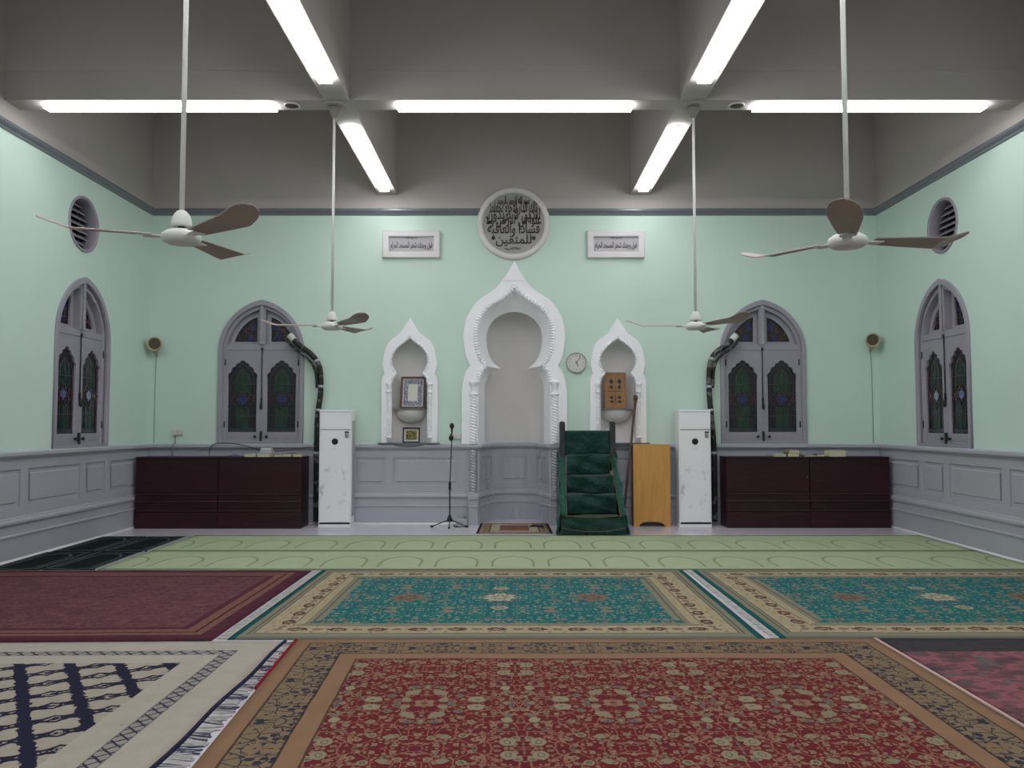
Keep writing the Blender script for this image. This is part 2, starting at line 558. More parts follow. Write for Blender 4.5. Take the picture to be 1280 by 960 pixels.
# ------------------------------------------------------------------ mesh helpers
class MB:
    def __init__(self):
        self.b = bmesh.new()

    def box(self, x0, x1, y0, y1, z0, z1, bev=0.0):
        t = bmesh.new()
        v = [t.verts.new((x, y, z)) for x in (x0, x1) for y in (y0, y1) for z in (z0, z1)]
        for f in ((0, 1, 3, 2), (4, 6, 7, 5), (0, 4, 5, 1), (2, 3, 7, 6), (0, 2, 6, 4), (1, 5, 7, 3)):
            t.faces.new([v[i] for i in f])
        if bev:
            bmesh.ops.bevel(t, geom=list(t.edges), offset=bev, segments=2, affect='EDGES', profile=0.6)
        self.merge(t)
        return self

    def merge(self, t, mat=None):
        me = D.meshes.new('tmp')
        t.to_mesh(me)
        t.free()
        if mat is not None:
            me.transform(mat)
        self.b.from_mesh(me)
        D.meshes.remove(me)
        return self

    def addmesh(self, me, mat=None):
        me = me.copy()
        if mat is not None:
            me.transform(mat)
        self.b.from_mesh(me)
        D.meshes.remove(me)
        return self

    def lathe(self, prof, seg=24, loc=(0, 0, 0), axis='Z', cap=True):
        """prof: (r, h) pairs"""
        t = bmesh.new()
        rings = []
        for r, h in prof:
            ring = []
            for i in range(seg):
                a = 2 * PI * i / seg
                p = (r * math.cos(a), r * math.sin(a), h)
                if axis == 'Y':
                    p = (p[0], p[2], p[1])
                elif axis == 'X':
                    p = (p[2], p[0], p[1])
                ring.append(t.verts.new(p))
            rings.append(ring)
        for a, b in zip(rings, rings[1:]):
            for i in range(seg):
                t.faces.new((a[i], a[(i + 1) % seg], b[(i + 1) % seg], b[i]))
        if cap:
            for ring in (rings[0], rings[-1]):
                t.faces.new(ring)
        bmesh.ops.recalc_face_normals(t, faces=list(t.faces))
        for f in t.faces:
            f.smooth = len(f.verts) == 4
        return self.merge(t, Matrix.Translation(loc))

    def tube(self, pts, r, seg=10, twist=0.0, lobes=0, depth=0.0, smooth=True):
        """round tube along points; with lobes/twist it becomes a rope"""
        pts = [Vector(p) for p in pts]
        t = bmesh.new()
        rings = []
        up = Vector((0, 0, 1))
        s = 0.0
        prev = None
        for i, p in enumerate(pts):
            d = (pts[min(i + 1, len(pts) - 1)] - pts[max(i - 1, 0)]).normalized()
            if prev is None:
                ref = up if abs(d.dot(up)) < 0.9 else Vector((0, 1, 0))
                n1 = d.cross(ref).normalized()
            else:
                n1 = (prev - d * prev.dot(d)).normalized()
            prev = n1
            n2 = d.cross(n1)
            if i:
                s += (p - pts[i - 1]).length
            ring = []
            rr = r[i] if isinstance(r, (list, tuple)) else r
            for k in range(seg):
                a = 2 * PI * k / seg
                q = rr
                if depth:
                    q = rr * (1 + depth * math.sin(lobes * a + twist * s))
                ring.append(t.verts.new(p + (n1 * math.cos(a) + n2 * math.sin(a)) * q))
            rings.append(ring)
        for a, b in zip(rings, rings[1:]):
            for k in range(seg):
                t.faces.new((a[k], a[(k + 1) % seg], b[(k + 1) % seg], b[k]))
        for ring in (rings[0], rings[-1]):
            t.faces.new(ring)
        bmesh.ops.recalc_face_normals(t, faces=list(t.faces))
        if smooth:
            for f in t.faces:
                f.smooth = True
        return self.merge(t)

    def sheet(self, rows, smooth=True):
        """rows of points -> quads"""
        t = bmesh.new()
        vr = [[t.verts.new(p) for p in row] for row in rows]
        for a, b in zip(vr, vr[1:]):
            for i in range(len(a) - 1):
                f = t.faces.new((a[i], a[i + 1], b[i + 1], b[i]))
                f.smooth = smooth
        return self.merge(t)

    def sweep(self, prof, path, smooth=False):
        """prof (offset to the right of the path, z) along a plan path of (x, y)"""
        P = [Vector((p[0], p[1])) for p in path]
        nrm = []
        for i in range(len(P)):
            ns = []
            for a, b in ((i - 1, i), (i, i + 1)):
                if a >= 0 and b < len(P):
                    d = (P[b] - P[a]).normalized()
                    ns.append(Vector((d.y, -d.x)))
            n = sum(ns, Vector((0, 0)))
            n.normalize()
            k = max(0.4, n.dot(ns[0]))
            nrm.append(n / k)
        rows = [[(p.x + n.x * o, p.y + n.y * o, z) for p, n in zip(P, nrm)] for o, z in prof]
        self.sheet(rows, smooth)
        return self

    def mesh(self, name, mats, weld=False):
        if weld:
            bmesh.ops.remove_doubles(self.b, verts=list(self.b.verts), dist=1e-5)
        me = D.meshes.new(name)
        self.b.to_mesh(me)
        self.b.free()
        for m in (mats if isinstance(mats, (list, tuple)) else [mats]):
            me.materials.append(M[m] if isinstance(m, str) else m)
        return me


def plate(loops, thick, bev=0.0, y=0.0, x0=0.0, z0=0.0):
    """filled shape with holes; loops are lists of (x, z); returns a mesh standing in the xz plane, centred on y"""
    cu = D.curves.new('tmpcurve', 'CURVE')
    cu.dimensions = '2D'
    cu.fill_mode = 'BOTH'
    cu.extrude = thick / 2 - bev
    cu.bevel_depth = bev
    cu.bevel_resolution = 1
    for lp in loops:
        s = cu.splines.new('POLY')
        s.points.add(len(lp) - 1)
        for p, (a, b) in zip(s.points, lp):
            p.co = (a, b, 0, 1)
        s.use_cyclic_u = True
    ob = D.objects.new('tmpob', cu)
    me = D.meshes.new_from_object(ob)
    D.objects.remove(ob)
    D.curves.remove(cu)
    me.transform(Matrix.Translation((x0, y, z0)) @ Matrix.Rotation(PI / 2, 4, 'X'))
    me.materials.clear()
    return me


def text_mesh(s, thick=0.004, offset=0.0):
    cu = D.curves.new('tmptext', 'FONT')
    cu.body = s
    cu.resolution_u = 2
    cu.extrude = thick / 2
    cu.offset = offset
    ob = D.objects.new('tmpob', cu)
    me = D.meshes.new_from_object(ob)
    D.objects.remove(ob)
    D.curves.remove(cu)
    return me


def fit_text(mb, s, cx, cz, w, h, y=0.0, thick=0.004, offset=0.0):
    me = text_mesh(s, 1.0, offset)
    xs = [v.co.x for v in me.vertices]
    ys = [v.co.y for v in me.vertices]
    if not xs:
        return
    sx = w / (max(xs) - min(xs))
    sy = h / (max(ys) - min(ys))
    mx, my = (max(xs) + min(xs)) / 2, (max(ys) + min(ys)) / 2
    me.transform(Matrix.Translation((cx, y, cz)) @ Matrix.Rotation(PI / 2, 4, 'X') @ Matrix.Diagonal((sx, sy, thick, 1)) @ Matrix.Translation((-mx, -my, 0)))
    me.materials.clear()
    mb.addmesh(me)
    D.meshes.remove(me)


def link(name, me, parent=None, loc=None, rotz=None):
    o = D.objects.new(name, me)
    COL.objects.link(o)
    if parent is not None:
        o.parent = parent
    if loc is not None:
        o.location = loc
    if rotz is not None:
        o.rotation_euler = (0, 0, rotz)
    return o


def obj(name, mb, mats, parent=None, loc=None, rotz=None, label=None):
    me = mb.mesh(name, mats) if isinstance(mb, MB) else mb
    if not isinstance(mb, MB) and mats is not None:
        me.materials.clear()
        for m in (mats if isinstance(mats, (list, tuple)) else [mats]):
            me.materials.append(M[m] if isinstance(m, str) else m)
    o = link(name, me, parent, loc, rotz)
    if label:
        o['label'] = label
    return o


def thing(name, label, cat, loc=(0, 0, 0), rotz=0.0, group=None):
    o = link(name, None, None, loc, rotz)
    o.empty_display_size = 0.1
    return tag(o, label, cat, group)


def tag(o, label, cat, group=None):
    o['label'] = label
    o['category'] = cat
    if group:
        o['group'] = group
    return o


def struct(o, label=None):
    o['kind'] = 'structure'
    if label:
        o['label'] = label
    return o


def copy_tree(o, parent=None, **kw):
    c = o.copy()
    COL.objects.link(c)
    c.parent = parent
    for ch in list(o.children):
        copy_tree(ch, c)
    return c


def mirror_loop(half):
    """half outline (w, z) from bottom centre-right up to the apex -> closed symmetric loop"""
    right = [(w, z) for w, z in half]
    left = [(-w, z) for w, z in reversed(half) if w > 1e-6]
    return right + left


def smooth_pts(pts, sub=4, corners=()):
    """catmull-rom through 2-D points, broken at the corner indices"""
    out = []
    brk = sorted(set([0, len(pts) - 1] + list(corners)))
    for a, b in zip(brk, brk[1:]):
        seg = pts[a:b + 1]
        for i in range(len(seg) - 1):
            p0 = seg[max(i - 1, 0)]
            p1, p2 = seg[i], seg[i + 1]
            p3 = seg[min(i + 2, len(seg) - 1)]
            for k in range(sub):
                t = k / sub
                q = []
                for j in range(len(p1)):
                    q.append(0.5 * ((2 * p1[j]) + (-p0[j] + p2[j]) * t + (2 * p0[j] - 5 * p1[j] + 4 * p2[j] - p3[j]) * t * t
                                    + (-p0[j] + 3 * p1[j] - 3 * p2[j] + p3[j]) * t ** 3))
                out.append(tuple(q))
    out.append(tuple(pts[-1]))
    return out


# Arabic lettering: joined letter forms in reading order
_ARF = {}
_code = 0xFE81
for _ch, _n in (('آ', 2), ('أ', 2), ('ؤ', 2), ('إ', 2), ('ئ', 4), ('ا', 2), ('ب', 4), ('ة', 2), ('ت', 4), ('ث', 4), ('ج', 4), ('ح', 4), ('خ', 4),
                ('د', 2), ('ذ', 2), ('ر', 2), ('ز', 2), ('س', 4), ('ش', 4), ('ص', 4), ('ض', 4), ('ط', 4), ('ظ', 4), ('ع', 4), ('غ', 4),
                ('ف', 4), ('ق', 4), ('ك', 4), ('ل', 4), ('م', 4), ('ن', 4), ('ه', 4), ('و', 2), ('ى', 2), ('ي', 4)):
    _ARF[_ch] = (_code, _n)
    _code += _n


def arabic(s):
    out = []
    word = []
    i = 0
    toks = []
    while i < len(s):
        if s[i] == 'ل' and i + 1 < len(s) and s[i + 1] in 'اآأإ':
            toks.append('لا')
            i += 2
        else:
            toks.append(s[i])
            i += 1
    for k, ch in enumerate(toks):
        prv = toks[k - 1] if k else ' '
        nxt = toks[k + 1] if k + 1 < len(toks) else ' '
        pj = prv in _ARF and _ARF[prv][1] == 4
        if ch == 'لا':
            out.append(chr(0xFEFC if pj else 0xFEFB))
            continue
        if ch not in _ARF:
            out.append(ch)
            continue
        code, n = _ARF[ch]
        nj = n == 4 and (nxt in _ARF or nxt == 'لا')
        if n == 2:
            out.append(chr(code + (1 if pj else 0)))
        else:
            out.append(chr(code + (3 if pj and nj else 1 if pj else 2 if nj else 0)))
    return ''.join(reversed(out))


# ------------------------------------------------------------------ the room
YB, XL, XR, YF = 12.5, -5.68, 5.75, -3.2
ZC = 4.89            # middle of the cornice
ZT = 6.75            # ceiling of the coffers
XM = (XL + XR) / 2
TH = 0.35            # wall thickness
ZBEAM = 5.17

# window opening outline (local: x across, z up, sill at 0)
WW, WSPR, WTOP = 0.655, 1.435, 2.235


def pointed(w, spr, top, bottom=0.0, n=12):
    r = ((top - spr) ** 2 + w * w) / (2 * w)
    h = [(w, bottom)] if bottom < spr else []
    a1 = math.asin(min(1, (top - spr) / r))
    a0 = math.asin((bottom - spr) / r) if bottom > spr else 0.0
    for i in range(n + 1):
        a = a0 + (a1 - a0) * i / n
        h.append((w - r + r * math.cos(a), spr + r * math.sin(a)))
    h[-1] = (0.0, top)
    return h


WIN_HOLE = mirror_loop(pointed(WW - 0.02, WSPR, WTOP - 0.03, 0.02))
WZ = 1.245

# mihrab outlines (w from its axis, z)
MX = 0.035
M_IN_raw = [(0.565, 0.0), (0.565, 2.20), (0.545, 2.30), (0.50, 2.40), (0.433, 2.457),
            (0.515, 2.56), (0.575, 2.72), (0.602, 2.93), (0.580, 3.10), (0.515, 3.26), (0.41, 3.39), (0.25, 3.49), (0.125, 3.58), (0.045, 3.65), (0.0, 3.73)]
M_IN = smooth_pts(M_IN_raw, 5, (1, 4))
M_RE_raw = [(0.475, 0.0), (0.475, 2.12), (0.455, 2.22), (0.37, 2.36), (0.215, 2.432),
            (0.33, 2.53), (0.41, 2.68), (0.446, 2.88), (0.435, 3.02), (0.39, 3.13), (0.32, 3.22), (0.23, 3.285), (0.13, 3.325), (0.05, 3.342), (0.0, 3.345)]
M_RE = smooth_pts(M_RE_raw, 5, (1, 4))
M_OUT_raw = [(0.813, 1.245), (0.813, 2.08), (0.79, 2.22), (0.745, 2.36), (0.675, 2.455), (0.75, 2.62), (0.79, 2.90), (0.77, 3.08), (0.72, 3.25),
             (0.575, 3.46), (0.41, 3.58), (0.27, 3.685), (0.187, 3.79), (0.10, 3.92), (0.0, 4.09)]
M_OUT = smooth_pts(M_OUT_raw, 5, (1, 4))

# small niche outlines
N_IN_raw = [(0.282, 1.26), (0.282, 2.20), (0.265, 2.28), (0.212, 2.335), (0.262, 2.42), (0.293, 2.53), (0.272, 2.64), (0.20, 2.75), (0.09, 2.84), (0.03, 2.885), (0.0, 2.925)]
N_IN = smooth_pts(N_IN_raw, 5, (1, 3))
N_OUT_raw = [(0.435, 1.26), (0.435, 2.20), (0.42, 2.28), (0.385, 2.335), (0.415, 2.44), (0.42, 2.53), (0.368, 2.75), (0.287, 2.86), (0.145, 2.97), (0.095, 3.05), (0.05, 3.12), (0.0, 3.20)]
N_OUT = smooth_pts(N_OUT_raw, 5, (1, 3))


def shift(loop, dx, dz=0.0):
    return [(x + dx, z + dz) for x, z in loop]


NX = (-1.598, 1.655)
WX = (-3.925, 3.93)
WY_L, WY_R = 10.56, 10.665
VY_L, VY_R = 10.49, 10.56
VZ, VR = 4.195, 0.355

# back wall with its openings
m_hole = mirror_loop([(w * 1.02 + 0.004, z + 0.006 if z > 0 else -0.0) for w, z in M_IN])
n_hole = mirror_loop([(w * 1.02 + 0.004, z + (0.006 if z > 2 else -0.02)) for w, z in N_IN])
outer = [(XL - 0.35, -0.05), (MX - 0.60, -0.05), (MX - 0.60, 0.0)]
# the mihrab hole touches the floor: walk round it as part of the outline
loop = [(XL - 0.35, 0.0)] + [(MX + x, z) for x, z in reversed(m_hole)] + [(XR + 0.35, 0.0), (XR + 0.35, ZC), (XL - 0.35, ZC)]
holes = [shift(n_hole, nx) for nx in NX] + [shift(WIN_HOLE, wx, WZ) for wx in WX]
wall_back = struct(obj('wall_back', plate([loop] + holes, TH, 0, YB + TH / 2), 'mint'), 'mint green plastered wall round the prayer niche')


def box_obj(name, x0, x1, y0, y1, z0, z1, mat, parent=None, bev=0.0, label=None):
    return obj(name, MB().box(x0, x1, y0, y1, z0, z1, bev), mat, parent, label=label)


box_obj('frieze', XL - 0.35, XR + 0.35, YB, YB + TH, ZC, ZT, 'ceil', wall_back, label='grey white band of wall above the cornice')
circ = [(VR * math.cos(2 * PI * i / 40), VZ + VR * math.sin(2 * PI * i / 40)) for i in range(40)]


def side_wall(name, x, rotz, y_a, y_b, wy, vy, label):
    s = 1 if rotz > 0 else -1          # local x -> world y * s
    la, lb = sorted((s * y_a, s * y_b))
    lp = [(la, 0), (lb, 0), (lb, ZC), (la, ZC)]
    me = plate([lp, shift(WIN_HOLE, s * wy, WZ), shift(circ, s * vy)], TH, 0, TH / 2)
    o = struct(obj(name, me, 'mint', None, (x, 0, 0), rotz), label)
    obj('frieze', MB().box(la, lb, 0, TH, ZC, ZT), 'ceil', o)
    return o


wall_left = side_wall('wall_left', XL, PI / 2, YF, YB, WY_L, VY_L, 'pale mint green side wall on the left')
wall_right = side_wall('wall_right', XR, -PI / 2, YF, YB, WY_R, VY_R, 'pale mint green side wall on the right')
wall_front = struct(box_obj('wall_front', XL - 0.35, XR + 0.35, YF - 0.3, YF, 0, ZC, 'mint'), 'mint green wall behind the camera')
box_obj('frieze', XL - 0.35, XR + 0.35, YF - 0.3, YF, ZC, ZT, 'ceil', wall_front)
floor = struct(box_obj('floor', XL - 0.4, XR + 0.4, YF - 0.3, YB + 1.2, -0.1, 0.0, 'floor'), 'polished lilac grey stone floor')
ceiling = struct(box_obj('ceiling', XL - 0.4, XR + 0.4, YF - 0.3, YB + 0.4, ZT, ZT + 0.1, 'ceil'), 'white painted ceiling deep between the beams')

# beams: cross beams run wall to wall, lengthwise beams stop against them
CROSS = [(8.775, 9.065), (4.73, 5.02), (0.69, 0.98)]
LX = (-1.96, 2.02)
BW = 0.145
for i, (a, b) in enumerate(CROSS):
    mb = MB().box(XL, XR, a, b, ZBEAM, ZT)
    mb.box(XL, XR, a - 0.012, a, 5.50, ZT)          # slightly proud upper course, its edge shows as a line
    o = struct(obj('ceiling_beam', mb, 'ceil'), ['ceiling cross beam nearest the niche wall', 'ceiling cross beam over the rugs', 'ceiling cross beam above the camera'][i])
edges = [YB] + [v for c in CROSS for v in (c[1], c[0] - 0.012)] + [YF]
for j, lx in enumerate(LX):
    for k in range(4):
        hi, lo = edges[2 * k], edges[2 * k + 1]
        o = struct(obj('ceiling_beam', MB().box(lx - BW, lx + BW, lo, hi, ZBEAM, ZT), 'ceil'),
                   '%s lengthwise ceiling beam, %s bay' % (('left', 'right')[j], ('niche wall', 'second', 'third', 'rearmost')[k]))

# cornice
cprof = [(0.0, 4.84), (0.02, 4.845), (0.03, 4.87), (0.055, 4.885), (0.07, 4.905), (0.07, 4.93), (0.055, 4.942), (0.0, 4.945)]
RO = (0.025, 4.707)                                   # roundel centre
for i, (nm, path) in enumerate((('left', [(XL, YF), (XL, YB), (RO[0] - 0.53, YB)]), ('right', [(RO[0] + 0.53, YB), (XR, YB), (XR, YF)]))):
    o = struct(obj('trim_%d' % (i + 1), MB().sweep(cprof, path), 'corn'), 'dark grey cornice round the %s half of the hall' % nm)

# ------------------------------------------------------------------ wainscot
PZ0, PZ1 = 0.60, 1.032
base_prof = [(0.046, 0.0), (0.046, 0.268), (0.060, 0.274), (0.060, 0.292), (0.044, 0.300), (0.040, 0.395), (0.052, 0.402), (0.066, 0.418), (0.070, 0.44),
             (0.062, 0.46), (0.046, 0.472), (0.046, 0.485), (0.03, 0.492), (0.03, PZ0), (0.012, PZ0), (0.012, PZ1), (0.03, PZ1), (0.03, 1.145), (0.045, 1.15),
             (0.048, 1.17), (0.078, 1.178), (0.088, 1.195), (0.088, 1.225), (0.075, 1.24), (0.0, 1.243)]


def resample(path, s0, s1, step=0.12):
    P = [Vector((p[0], p[1])) for p in path]
    L = [0.0]
    for a, b in zip(P, P[1:]):
        L.append(L[-1] + (b - a).length)

    def at(s):
        for i in range(len(P) - 1):
            if s <= L[i + 1] + 1e-9:
                t = (s - L[i]) / (L[i + 1] - L[i])
                return tuple(P[i].lerp(P[i + 1], t))
        return tuple(P[-1])
    ss = [s0] + [l for l in L if s0 + 1e-4 < l < s1 - 1e-4] + [s1]
    return [at(s) for s in ss]


def wainscot(name, path, spans, label, x0=0):
    """spans: (s0, s1) of each recessed panel along the path; stiles fill the rest"""
    root = struct(obj(name, MB().sweep(base_prof, path), 'grey'), label)
    total = sum((Vector(b) - Vector(a)).length for a, b in zip(path, path[1:]))
    cur = 0.0
    stiles = []
    for a, b in spans:
        if a - cur > 0.01:
            stiles.append((cur, a))
        cur = b
    if total - cur > 0.01:
        stiles.append((cur, total))
    for a, b in stiles:
        p = resample(path, a, b)
        mb = MB().sweep([(0.0119, PZ0), (0.0299, PZ0), (0.0299, PZ1), (0.0119, PZ1)], p)
        for q in (p[0], p[-1]):
            pass
        # end faces
        for s in (a, b):
            q = resample(path, max(0, s - 0.001), min(total, s + 0.001))
            d = (Vector(q[-1]) - Vector(q[0])).normalized()
            n = Vector((d.y, -d.x))
            c = Vector(resample(path, 0, max(s, 0.002))[-1])
            mb.sheet([[(c.x + n.x * o, c.y + n.y * o, z) for o in (0.0119, 0.0299)] for z in (PZ0, PZ1)])
        obj('stile', mb, 'grey', root)
    for a, b in spans:
        mb = MB()
        w = min(0.05, (b - a) * 0.2)
        pi_ = resample(path, a + w, b - w)
        po = resample(path, a + 0.015, b - 0.015)
        mb.sweep([(0.013, PZ0 + w), (0.024, PZ0 + w + 0.012), (0.024, PZ1 - w - 0.012), (0.013, PZ1 - w)], pi_)
        obj('panel', mb, 'grey', root)
    return root


def wall_spans(total, start, seq, gap):
    out = []
    s = start
    k = 0
    while s + seq[k % len(seq)] < total - 0.05:
        out.append((s, s + seq[k % len(seq)]))
        s += seq[k % len(seq)] + gap
        k += 1
    return out


# left wall path runs from behind the camera to the back corner, then along the back wall
Lw = YB - YF
sp = []
y = 11.29
seq = [0.5, 1.13]
sp.append((y, 12.42))
k = 0
hi = y - 0.14
while hi > YF + 1.2:
    w = seq[k % 2]
    sp.append((hi - w, hi))
    hi -= w + 0.14
    k += 1
sp_l = sorted((a - YF, b - YF) for a, b in sp)
wainscot('trim_3', [(XL, YF), (XL, YB)], sp_l, 'blue grey panelled wainscot along the left wall')
sp_r = sorted((YB - b, YB - a) for a, b in sp)
wainscot('trim_4', [(XR, YB), (XR, YF)], sp_r, 'blue grey panelled wainscot along the right wall')
# back wall: left of the mihrab and right of it
xa = MX - 0.80
sb = [(-1.85 - XL, -0.83 - XL), (-2.43 - XL, -1.97 - XL), (-3.61 - XL, -2.55 - XL), (-4.19 - XL, -3.73 - XL), (-5.4 - XL, -4.31 - XL)]
wainscot('trim_5', [(XL, YB), (xa, YB)], sorted(sb), 'blue grey panelled wainscot left of the prayer niche')
xb = MX + 0.80
sbr = sorted((2 * MX - b - xb, 2 * MX - a - xb) for a, b in ((-1.85, -0.83), (-2.43, -1.97), (-3.61, -2.55), (-4.19, -3.73), (-5.4, -4.31)))
wainscot('trim_6', [(xb, YB), (XR, YB)], sbr, 'blue grey panelled wainscot right of the prayer niche')
bb = [(0.0465, 0.0), (0.060, 0.0), (0.060, 0.012), (0.0465, 0.026)]
struct(obj('baseboard_back', MB().sweep(bb, [(XL, YB), (MX - 0.73, YB)]), 'skirt'), 'thin white skirting strip at the foot of the wainscot left of the niche')
struct(obj('baseboard_left', MB().sweep(bb, [(XL, YF), (XL, YB)]), 'skirt'), 'thin white skirting strip at the foot of the left wainscot')
struct(obj('baseboard_right', MB().sweep(bb, [(XR, YB), (XR, YF)]), 'skirt'), 'thin white skirting strip at the foot of the right wainscot')

# ------------------------------------------------------------------ mihrab
mih = thing('mihrab', 'tall white ogee arched prayer niche with twisted columns in the middle of the wall', 'niche', (MX, YB, 0))
arch_in = [(w, max(z, 1.245)) for w, z in M_IN if z > 1.0 or z == 0.0]
lo_in = [(0.566, 1.245)] + [(w, z) for w, z in M_IN if z > 1.3]
loop = [(w, z) for w, z in M_OUT] + [(-w, z) for w, z in reversed(M_OUT[:-1])] + [(-w, z) for w, z in lo_in[:-1]] + [(0.0, 3.73)] + [(w, z) for w, z in reversed(lo_in[:-1])]
obj('architrave', plate([loop], 0.05, 0.008, -0.0255), 'white', mih)
mb = MB()
for s in (1, -1):
    rows = [[(s * w, -0.045, z) for w, z in M_IN], [(s * (w + (w2 - w) * 0.5), 0.11, z + (z2 - z) * 0.5) for (w, z), (w2, z2) in zip(M_IN, M_RE)],
            [(s * w, 0.255, z) for w, z in M_RE]]
    if s < 0:
        rows = rows[::-1]
    mb.sheet(rows, False)
obj('splayed_reveal', mb, 'white', mih)
mb = MB()
RC = 0.495
zc = [0.0, 0.6, 1.24, 1.8, 2.4, 2.9]
rows = []
NA = 24
for z in zc:
    rows.append([(-RC * math.cos(PI * i / NA), 0.25 + RC * math.sin(PI * i / NA), z) for i in range(NA + 1)])
for j in range(1, 9):
    a = PI / 2 * j / 8
    r = RC * math.cos(a)
    rows.append([(-r * math.cos(PI * i / NA), 0.25 + r * math.sin(PI * i / NA), 2.9 + 0.6 * math.sin(a)) for i in range(NA + 1)])
mb.sheet(rows)
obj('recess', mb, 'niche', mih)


def rope_path(half, s, y, off):
    return [(s * (w + off), y, z) for w, z in half]


def densify(pts, step):
    """points at an even spacing along the polyline"""
    P = [Vector(p) for p in pts]
    L = [0.0]
    for a, b in zip(P, P[1:]):
        L.append(L[-1] + (b - a).length)
    n = max(2, int(round(L[-1] / step)))
    out = []
    k = 0
    for i in range(n + 1):
        t = L[-1] * i / n
        while k < len(P) - 2 and L[k + 1] < t:
            k += 1
        out.append(P[k].lerp(P[k + 1], (t - L[k]) / max(1e-9, L[k + 1] - L[k])))
    return out


i_cusp = min(range(len(M_IN)), key=lambda i: abs(M_IN[i][1] - 2.457) + abs(M_IN[i][0] - 0.433))
for s in (1, -1):
    for part in (M_IN[i_cusp:], [p for p in M_IN[:i_cusp + 1] if p[1] > 2.19]):
        p = densify(rope_path(part, s, -0.050, 0.002), 0.006)
        obj('rope_moulding', MB().tube(p, 0.033, 10, twist=2 * PI / 0.042, lobes=0, depth=0.34, smooth=False), 'white', mih)
    # columns: white twisted shaft on the wall, grey below the dado
    cx = s * 0.632
    sh = densify([(cx, -0.06, 1.245), (cx, -0.06, 1.99)], 0.0055)
    c = obj('column', MB().tube(sh, 0.052, 14, twist=2 * PI / 0.046, lobes=2, depth=0.15, smooth=False), 'white', mih)
    obj('capital', MB().lathe([(0.05, 1.99), (0.066, 1.995), (0.07, 2.01), (0.066, 2.025), (0.05, 2.035), (0.046, 2.07), (0.05, 2.15), (0.07, 2.17), (0.075, 2.19),
                               (0.075, 2.215), (0.06, 2.225)], 20, (cx, -0.06, 0)), 'white', c)
    sh = densify([(cx, -0.085, 0.49), (cx, -0.085, 1.145)], 0.0055)
    c = obj('column', MB().tube(sh, 0.045, 14, twist=2 * PI / 0.046, lobes=2, depth=0.15, smooth=False), 'grey', mih, label='grey painted twisted column below the dado')
    obj('pedestal', MB().box(cx - 0.075, cx + 0.075, -0.14, -0.002, 0.0, 0.385, 0.004).box(cx - 0.085, cx + 0.085, -0.152, -0.002, 0.272, 0.296, 0.004)
        .box(cx - 0.09, cx + 0.09, -0.158, -0.002, 0.385, 0.465, 0.012).box(cx - 0.075, cx + 0.075, -0.14, -0.002, 0.46, 0.492, 0.004), 'grey', c)
# finial on the ogee tip
obj('finial', plate([[(-0.165, 3.80), (0.165, 3.80), (0.135, 3.845), (0.085, 3.93), (0.012, 4.06), (-0.012, 4.06), (-0.085, 3.93), (-0.135, 3.845)]], 0.02, 0.006, -0.058), 'white', mih)
# curved wainscot of the recess
rr = 0.485
path = [(-0.80, 0.0), (-0.565, 0.0), (-0.485, 0.25)] + [(-rr * math.cos(PI * i / 20), 0.25 + rr * math.sin(PI * i / 20)) for i in range(1, 20)] + [(0.485, 0.25), (0.565, 0.0), (0.80, 0.0)]
path = [(MX + a, YB + b) for a, b in path]
tot = sum((Vector(b) - Vector(a)).length for a, b in zip(path, path[1:]))
mid = tot / 2
e = 0.235
wainscot('trim_7', path, [(e + 0.07, e + 0.22), (e + 0.31, e + 0.57), (mid - 0.24, mid + 0.24), (tot - e - 0.57, tot - e - 0.31), (tot - e - 0.22, tot - e - 0.07)],
         'curved blue grey wainscot inside the prayer niche')

